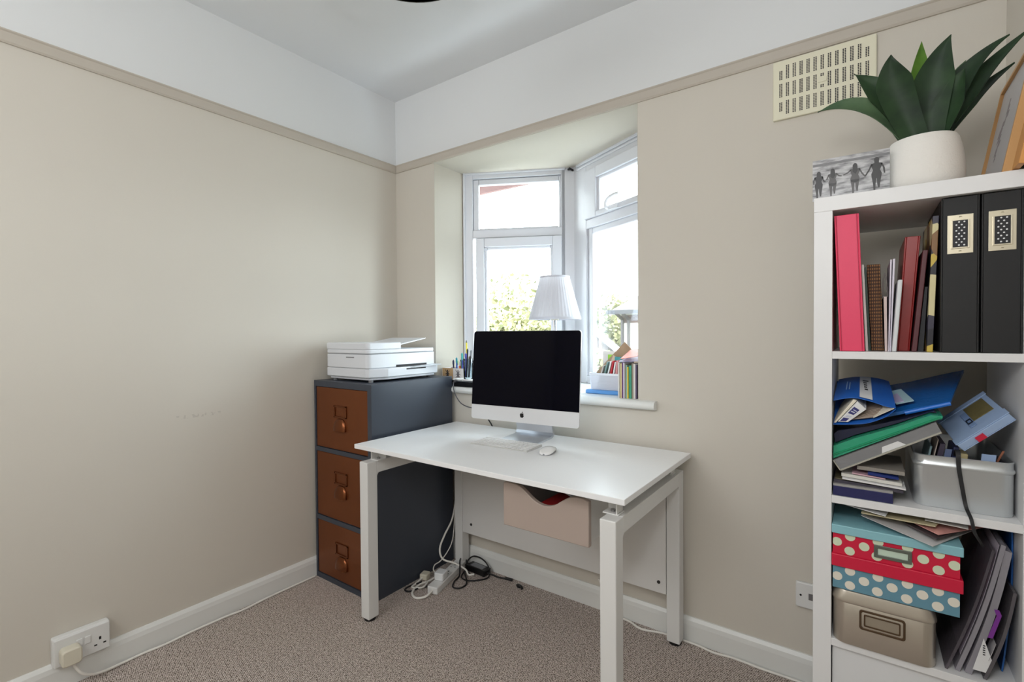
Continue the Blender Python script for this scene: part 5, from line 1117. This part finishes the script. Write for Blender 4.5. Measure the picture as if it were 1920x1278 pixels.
for k in range(5):
    dz = 0.0038*k
    b = B().hexa([(2.196+0.003*k, -0.440, 0.9745+dz), (2.240+0.002*k, -0.440, 0.9815+dz), (2.262+0.001*k, -0.440, 1.0035+dz*0.5), (2.226, -0.440, 0.9995+dz), (2.196, -0.30, 1.0175+dz*0.7), (2.240, -0.30, 1.018+dz*0.7), (2.262, -0.30, 1.0245+dz*0.3), (2.226, -0.30, 1.0225+dz*0.7)])
b = B()
for k in range(5):
    x0_, z0_ = 2.192+0.006*k, 0.9735+0.0045*k
    b.hexa([(x0_, -0.438+0.004*k, z0_), (2.244, -0.438+0.004*k, 0.9855+0.0036*k), (2.2565, -0.438+0.004*k, 0.9975+0.0028*k), (x0_+0.001, -0.438+0.004*k, z0_+0.0016), (x0_, -0.30, z0_+0.040), (2.244, -0.30, 1.018+0.002*k), (2.2565, -0.30, 1.022+0.0018*k), (x0_+0.001, -0.30, z0_+0.0416)])
solo('paper_wad', b, mat('brownish papers', (150,134,120), 0.6, var=0.2, vscale=200, stretch=(0.1, 0.1, 6)), 'wad of brownish papers deep in the mouth of the blue envelope', 'papers', GP, 'stuff')
b = B().grid(lambda u, v: (2.238+0.040*u, -0.449+0.06*v, 0.9855+0.026*u+0.012*math.sin(math.pi*u)*v+0.010*v), 8, 4, 0, 0.0012, (0,0,1))
solo('paper_sheet', b, mat('cream sheet', (222,214,196), 0.6), 'cream paper corner curling out of the blue envelope near the folder', 'paper', GP)

# tin box with things in it
M_tin = mat('polished tin', (206,210,212), 0.3, metal=0.72, var=0.03, vscale=9)
tx0, tx1, ty0, ty1, tz0 = 2.316, 2.487, -0.436, -0.115, S2+0.0005
t = thing('metal_tin', 'open shiny tin box full of cards and cases on the second shelf', 'tin box', ((tx0+tx1)/2, (ty0+ty1)/2, S2))
o_ = rrect(tx0, tx1, ty0, ty1, 0.024, 7); n_ = len(o_)
cx_, cy_ = (tx0+tx1)/2, (ty0+ty1)/2
def scl(k, ky=None): return [(cx_+(p[0]-cx_)*k, cy_+(p[1]-cy_)*(ky or k)) for p in o_]
lev = [(0.985, 0.0), (1.0, 0.003), (1.0, 0.093), (1.022, 0.0955), (1.030, 0.0985), (1.022, 0.1015), (1.002, 0.104), (1.002, 0.116), (1.012, 0.119), (0.992, 0.1205), (0.985, 0.119), (0.982, 0.006)]
def loft(levels, z0, scf=scl, cap0=True, cap1=True):
    v = [(p[0], p[1], z0+zz) for k, zz in levels for p in scf(k, 1-(1-k)*0.55 if k < 1 else 1+(k-1)*0.55)]
    fs = [(r*n_+k, r*n_+(k+1) % n_, (r+1)*n_+(k+1) % n_, (r+1)*n_+k) for r in range(len(levels)-1) for k in range(n_)]
    if cap0: fs.append(tuple(range(n_))[::-1])
    if cap1: fs.append(tuple((len(levels)-1)*n_+k for k in range(n_)))
    return v, fs
part('tin_body', B().add(*loft(lev, tz0)), M_tin, t, smooth=40)
GTN = 'things standing in the open tin'
def tilted(name, label, cat, org, ex, ey, ez, m_, bvl=0.0006):
    org, ex, ey, ez = map(Vector, (org, ex, ey, ez))
    p = [org, org+ex, org+ex+ey, org+ey, org+ez, org+ex+ez, org+ex+ey+ez, org+ey+ez]
    return solo(name, B().hexa([tuple(q) for q in p]), m_, label, cat, GTN, bevel=bvl)
zi = tz0+0.0068
tilted('card_wallet', 'grey teal card wallet at the left end of the open tin', 'wallet', (2.326, -0.40, zi), (0.004, 0, 0), (0, 0.12, 0), (0.022, 0.0, 0.128), mat('grey teal', (124,150,156), 0.5))
tilted('receipt', 'pale receipt leaning next to the grey teal wallet in the tin', 'receipt', (2.336, -0.395, zi), (0.002, 0, 0), (0, 0.10, 0), (0.026, 0.0, 0.145), mat('pale receipt', (196,180,170), 0.6))
tilted('card_case', 'dark plum case leaning in the tin beside the receipt', 'case', (2.342, -0.398, zi), (0.010, 0, 0), (0, 0.11, 0), (0.024, 0.0, 0.136), mat('dark plum', (66,58,76), 0.45))
tilted('card', 'slate blue card standing in the middle of the open tin', 'card', (2.357, -0.405, zi), (0.012, 0, 0), (0, 0.004, 0), (0.018, 0.0, 0.126), mat('slate blue card', (92,106,140), 0.45))
tilted('glasses_case', 'navy case with pale rim in the middle of the tin', 'case', (2.372, -0.400, zi), (0.010, 0, 0), (0, 0.09, 0), (0.018, 0.0, 0.132), mat('navy case', (40,46,84), 0.4), 0.002)
tilted('tan_pouch', 'tan pouch standing beside the black strap in the tin', 'pouch', (2.386, -0.412, zi), (0.016, 0, 0), (0, 0.05, 0), (0.012, 0.0, 0.120), mat('tan pouch', (190,176,132), 0.6, var=0.1, vscale=60), 0.003)
tilted('brown_pencil', 'brown pencil leaning to the right out of the tin', 'pencil', (2.420, -0.395, zi), (0.004, 0, 0), (0, 0.004, 0), (0.052, 0.0, 0.132), mat('brown wood', (150,92,66), 0.5))
tilted('card', 'pale blue card at the right end of the open tin', 'card', (2.424, -0.412, zi), (0.024, 0, 0), (0, 0.003, 0), (0.012, 0.0, 0.124), mat('pale blue card', (150,172,206), 0.5))
tilted('small_box', 'small dark box at the right end of the tin', 'box', (2.456, -0.40, zi), (0.022, 0, 0), (0, 0.10, 0), (0.0, 0.0, 0.105), mat('dark box', (44,40,46), 0.5))
# light blue zip case lying across the tin
A = Vector((2.405, -0.428, 0.921)); ex = Vector((0.083, 0, 0.080)); ey = Vector((-0.020, 0.150, 0.030)); ez = ex.cross(ey).normalized()*0.018
MQ = Matrix(((ex.x, ey.x, ez.x, A.x), (ex.y, ey.y, ez.y, A.y), (ex.z, ey.z, ez.z, A.z), (0, 0, 0, 1)))
t = thing('travel_case', 'light blue buckled case leaning across the top of the open tin', 'case', tuple(A), 0, GTN)
M_lb = mat('light blue leatherette', (150,172,204), 0.5, var=0.05, vscale=30)
part('case_body', B().box(0, 1, 0, 1, 0.12, 1, 0, MQ).box(0.0, 1, 0, 0.02, 0, 0.12, 0, MQ), M_lb, t, bevel=0.003)
part('flap', B().box(-0.02, 1.02, 0.02, 0.20, 1.0, 1.10, 0, MQ), M_lb, t, bevel=0.001)
part('flap', B().box(-0.02, 1.02, 0.90, 1.02, 1.0, 1.10, 0, MQ), M_lb, t, bevel=0.001)
part('olive_patch', B().box(0.50, 0.90, 0.36, 0.86, 1.0, 1.08, 0, MQ), mat('olive patch', (112,102,64), 0.4, var=0.25, vscale=60), t, bevel=0.002)
part('strap', B().box(0.38, 0.50, 0.20, 0.72, 1.08, 1.20, 0, MQ), mat('blue strap', (122,146,184), 0.5), t, bevel=0.001)
part('buckle', B().box(0.39, 0.41, 0.30, 0.44, 1.2, 1.30, 0, MQ).box(0.47, 0.49, 0.30, 0.44, 1.2, 1.30, 0, MQ).box(0.41, 0.47, 0.30, 0.32, 1.2, 1.30, 0, MQ).box(0.41, 0.47, 0.42, 0.44, 1.2, 1.30, 0, MQ), mat('dark buckle', (70,74,84), 0.3, metal=0.8), t)
part('red_tag', B().box(0.30, 0.46, -0.03, 0.0, 0.15, 0.75, 0, MQ), mat('red tag', (196,30,60), 0.5), t)
# black strap hanging out of the tin
cl = sp([(2.3925, -0.405, 0.905), (2.3925, -0.425, 0.922), (2.3930, -0.4405, 0.9145), (2.394, -0.4425, 0.885), (2.400, -0.4425, 0.840), (2.406, -0.446, 0.800), (2.411, -0.4745, 0.782), (2.416, -0.4785, 0.755), (2.426, -0.476, 0.735), (2.430, -0.470, 0.725)], 6)
b = B(); v = []
for k, p in enumerate(cl):
    q = cl[min(k+1, len(cl)-1)]-cl[max(k-1, 0)]; s = Vector((1, 0, 0)); w_ = 0.0048-0.0022*k/len(cl); nn = q.cross(s).normalized()*0.0006
    v += [p-s*w_-nn, p+s*w_-nn, p+s*w_+nn, p-s*w_+nn]
N = len(cl)
b.add(v, [(k*4+j, k*4+(j+1) % 4, (k+1)*4+(j+1) % 4, (k+1)*4+j) for k in range(N-1) for j in range(4)]+[(3,2,1,0), ((N-1)*4, (N-1)*4+1, (N-1)*4+2, (N-1)*4+3)])
solo('black_strap', b, mat('black webbing', (22,22,24), 0.6), 'black strap hanging from the open tin over the shelf edge', 'strap', GTN)

# ------------------------------------------------------------------ third shelf
M_teal = mat('teal board', (134,184,194), 0.45); M_crim = mat('crimson board', (200,18,58), 0.45); M_blu = mat('blue board', (96,140,158), 0.45)
M_dot1 = mat('mint dot', (206,216,188), 0.5); M_dot2 = mat('cream dot', (222,216,202), 0.5)
# lower tin
t = thing('metal_tin', 'closed tin with embossed label frame at the bottom of the third shelf stack', 'tin box', (2.254, -0.36, S3))
tx0, tx1, ty0, ty1, tz0 = 2.158, 2.356, -0.477, -0.20, S3+0.0005
o_ = rrect(tx0, tx1, ty0, ty1, 0.026, 7); n_ = len(o_); cx_, cy_ = (tx0+tx1)/2, (ty0+ty1)/2
def scl(k, ky=None): return [(cx_+(p[0]-cx_)*k, cy_+(p[1]-cy_)*(ky or k)) for p in o_]
M_tin2 = mat('warm tin', (196,188,176), 0.28, metal=0.82, var=0.03, vscale=9)
part('tin_body', B().add(*loft([(0.985, 0.0), (1.0, 0.003), (1.0, 0.108), (0.99, 0.109)], tz0, scl)), M_tin2, t, smooth=40)
part('lid', B().add(*loft([(1.004, 0.102), (1.018, 0.1035), (1.020, 0.106), (1.016, 0.1085), (1.008, 0.112), (0.995, 0.116), (0.965, 0.126), (0.945, 0.1305), (0.90, 0.1315)], tz0, scl)), M_tin2, t, smooth=40)
b = B(); yb = ty0
def rframe(b, x0, x1, z0, z1, wd, y0, y1, r=0.004):
    oo = rrect(x0, x1, z0, z1, r, 4); ii = rrect(x0+wd, x1-wd, z0+wd, z1-wd, max(r-wd*0.4, 0.001), 4); k_ = len(oo)
    v = [(p[0], y, p[1]) for y in (y0, y1) for p in oo]+[(p[0], y, p[1]) for y in (y0, y1) for p in ii]
    fs = []
    for k in range(k_):
        j = (k+1) % k_
        fs += [(k, j, 2*k_+j, 2*k_+k), (k_+k, 3*k_+k, 3*k_+j, k_+j), (k, k_+k, k_+j, j), (2*k_+k, 2*k_+j, 3*k_+j, 3*k_+k)]
    b.add(v, fs)
rframe(b, 2.212, 2.300, S3+0.048, S3+0.096, 0.0045, yb-0.003, yb+0.001, 0.006)
rframe(b, 2.221, 2.291, S3+0.057, S3+0.086, 0.003, yb-0.0025, yb+0.001, 0.003)
part('label_frame', b, mat('dark bronze line', (96,78,60), 0.35, metal=0.7), t)
part('label_card', B().box(2.224, 2.288, yb-0.0006, yb+0.001, S3+0.060, S3+0.083), mat('dull tin', (168,158,142), 0.4, metal=0.6), t)
def dot_box(name, label, z0, z1, lidz, mbody, mlid, mdot, dots, r):
    x0, x1, y0, y1 = 2.1575, 2.394, -0.471, -0.16
    t = thing(name, label, 'storage box', ((x0+x1)/2, (y0+y1)/2, z0), 0, 'spotted storage boxes on the third shelf')
    b = B().box(x0, x1, y0, y1, z0, z1)
    for dx, dz in dots:
        cx, cz, rr_ = dx, dz, r
        P = [(min(max(cx+rr_*math.cos(a), x0+0.0002), x1-0.0002), min(max(cz+rr_*math.sin(a), z0+0.0002), z1-0.0002)) for a in [2*math.pi*k/24 for k in range(24)]]
        b.prism(P, y0-0.0006, y0+0.0001, 'y', 1)
        # the same spots carry on round the left and right ends
    for k, yy in enumerate((-0.43, -0.37, -0.31, -0.25, -0.19)):
        for q in (0, 1):
            cz = z0+0.016+(z1-z0-0.03)*((k+q) % 2)*0.8
            if q == 0: b.prism([(yy+r*math.cos(a), cz+r*math.sin(a)) for a in [2*math.pi*j/20 for j in range(20)]], x1-0.0001, x1+0.0006, 'x', 1)
    part('box_body', b, [mbody, mdot], t)
    part('lid', B().box(2.1552, 2.3995, y0-0.006, y1+0.004, lidz[0], lidz[1]), mlid, t, bevel=0.0018)
    return t
zb0 = S3+0.1325
dots2 = [(2.167, 0.586), (2.193, 0.604), (2.221, 0.587), (2.193, 0.569), (2.247, 0.570), (2.275, 0.588), (2.248, 0.605), (2.302, 0.570), (2.303, 0.605), (2.330, 0.588), (2.357, 0.570), (2.384, 0.588), (2.357, 0.605)]
dot_box('storage_box', 'blue box with cream spots and crimson lid on the closed tin', zb0, 0.630, (0.612, 0.6425), M_blu, M_crim, M_dot2, dots2, 0.0105)
dots1 = [(2.166, 0.672), (2.193, 0.690), (2.221, 0.672), (2.192, 0.654), (2.248, 0.690), (2.303, 0.690), (2.246, 0.655), (2.303, 0.653), (2.331, 0.671), (2.358, 0.653), (2.385, 0.671), (2.358, 0.690), (2.275, 0.672)]
t = dot_box('storage_box', 'crimson box with mint spots, label holder and teal lid', 0.6428, 0.705, (0.694, 0.7155), M_crim, M_teal, M_dot1, dots1, 0.0105)
b = B(); yb = -0.4716
rframe(b, 2.240, 2.311, 0.6535, 0.6835, 0.0075, yb-0.0035, yb+0.0005, 0.002)
for xx in (2.2445, 2.3065): b.lathe([(0, 0), (0.002, 0), (0.0015, 0.001), (0, 0.0012)], (xx, yb-0.0036, 0.668), 10)
lh = part('label_holder', b, mat('grey metal', (120,128,120), 0.35, metal=0.8), t, bevel=0.0006)
part('label_card', B().box(2.2472, 2.3038, yb-0.0012, yb-0.0004, 0.6605, 0.6765), mat('mint card', (188,206,188), 0.6), lh)
# loose papers on the teal lid
G3 = 'loose papers on the teal lid'
def poly_sheet(name, label, cat, corners, z0, th, m_, sag=0.0, group=G3):
    c = [Vector(q) for q in corners]
    def fn(u, v):
        p = (c[0]*(1-u)+c[1]*u)*(1-v)+(c[3]*(1-u)+c[2]*u)*v
        return p+Vector((0, 0, z0+th+sag*math.sin(math.pi*u)*(1-v)))
    return solo(name, B().grid(fn, 14, 6, 0, th, (0,0,1)), m_, label, cat, group, smooth=60)
zl = 0.7160
poly_sheet('paper_sheet', 'large pale paper drooping over the front of the teal lid', 'paper', [(2.215, -0.440, 0.019), (2.345, -0.500, -0.004), (2.480, -0.300, 0.020), (2.260, -0.20, 0.016)], zl+0.002, 0.0010, mat('grey white sheet', (196,194,194), 0.6))
poly_sheet('booklet', 'dark edged booklet lying on the drooping paper', 'booklet', [(2.300, -0.440, 0.014), (2.352, -0.488, 0.006), (2.470, -0.330, 0.024), (2.340, -0.22, 0.024)], zl+0.0050, 0.0035, mat('dark booklet', (70,60,62), 0.5))
poly_sheet('leaflet', 'red and white leaflet on top of the dark edged booklet', 'leaflet', [(2.310, -0.440, 0.016), (2.356, -0.482, 0.009), (2.484, -0.350, 0.020), (2.345, -0.22, 0.026)], zl+0.0115, 0.0016, mat('red white leaflet', (206,150,142), 0.5, var=0.45, vscale=28))
poly_sheet('magazine', 'yellowish magazine with pictures under the second shelf', 'magazine', [(2.215, -0.455, 0.018), (2.352, -0.470, 0.020), (2.400, -0.30, 0.022), (2.230, -0.22, 0.022)], zl+0.0135, 0.0025, mat('yellowish magazine', (182,172,140), 0.5, var=0.35, vscale=45))
poly_sheet('envelope', 'white envelope with torn edge at the left of the loose papers', 'envelope', [(2.182, -0.445, 0.026), (2.262, -0.470, 0.021), (2.290, -0.30, 0.024), (2.190, -0.24, 0.024)], zl+0.0172, 0.0016, mat('white sheet', (216,216,216), 0.6))
poly_sheet('card', 'pale card with rounded end beside the hanging strap', 'card', [(2.335, -0.455, 0.022), (2.408, -0.462, 0.020), (2.420, -0.36, 0.022), (2.340, -0.34, 0.024)], zl+0.0185, 0.0014, mat('pale card', (204,202,196), 0.5))
# leaning plastic pockets
G4 = 'plastic pockets leaning against the bookcase side'
def pocket(label, bx, tx, zt, y0, y1, th, m_, extra=None, name='plastic_pocket', cat='plastic pocket'):
    t = thing(name, label, cat, (bx, (y0+y1)/2, S3), 0, G4)
    z0 = S3+0.0008
    n_ = 10
    def fn(u, v):
        zz = z0+(zt-z0)*u; x = bx+(tx-bx)*u+0.006*math.sin(math.pi*u)
        return (x, y0+(y1-y0)*v, zz)
    part('sleeve', B().grid(fn, n_, 6, 0, th, (1,0,-0.3)), m_, t, smooth=60)
    if extra: extra(t, fn)
    return t
def ex_paper(m_, u0, u1, v0, v1, nm):
    def f_(t, fn):
        part(nm, B().grid(lambda u, v: Vector(fn(u0+(u1-u0)*u, v0+(v1-v0)*v))+Vector((-0.0098, -0.001, 0.003)), 6, 4, 0, 0.0005, (1, 0, -0.3)), m_, t)
    return f_
pl1 = plastic_sheet('smoky pocket', (138,130,138), 0.7); pl2 = plastic_sheet('clear pocket', (190,186,194), 0.5)
pocket('smoky plastic pocket nearest the spotted boxes, leaning right', 2.376, 2.452, 0.715, -0.455, -0.17, 0.005, pl1)
def many(t, fn):
    ex_paper(mat('lilac papers', (176,166,178), 0.6, var=0.12, vscale=50), 0.12, 0.99, 0.01, 0.6, 'papers')(t, fn)
pocket('plastic pocket stuffed with lilac grey papers leaning right', 2.397, 2.470, 0.728, -0.450, -0.17, 0.008, pl2, many)
def purple(t, fn):
    part('purple_flash', B().prism([(2.4420, 0.520), (2.4500, 0.520), (2.4640, 0.575), (2.4600, 0.586), (2.4520, 0.585), (2.4560, 0.572)], -0.4518, -0.4506), mat('purple', (116,44,138), 0.5), t)
    part('white_sheet', B().prism([(2.4185, 0.440), (2.4460, 0.440), (2.4490, 0.472), (2.4360, 0.515)], -0.4514, -0.4504), mat('white sheet', (216,216,216), 0.6), t)
    b_ = B()
    for k in range(5): b_.box(2.4345, 2.4385, -0.4517, -0.4513, 0.478+0.005*k, 0.4805+0.005*k)
    part('print', b_, mat('black print', (40,40,44), 0.6), t)
pocket('plastic pocket with purple and white packaging leaning on the bookcase side', 2.417, 2.480, 0.715, -0.448, -0.17, 0.012, pl2, purple)
pocket('dark grey pocket with pale stickers closest to the bookcase side', 2.441, 2.4870, 0.63, -0.452, -0.17, 0.006, plastic_sheet('dark pocket', (96,92,96), 0.15), ex_paper(mat('pale sticker', (186,182,184), 0.6, var=0.3, vscale=30), 0.2, 0.4, 0.0, 0.15, 'sticker'))
pocket('bright blue folder corner showing under the second shelf at the side', 2.476, 2.4900, 0.757, -0.395, -0.20, 0.003, mat('bright blue folder', (36,98,170), 0.4), None, 'blue_folder', 'folder')
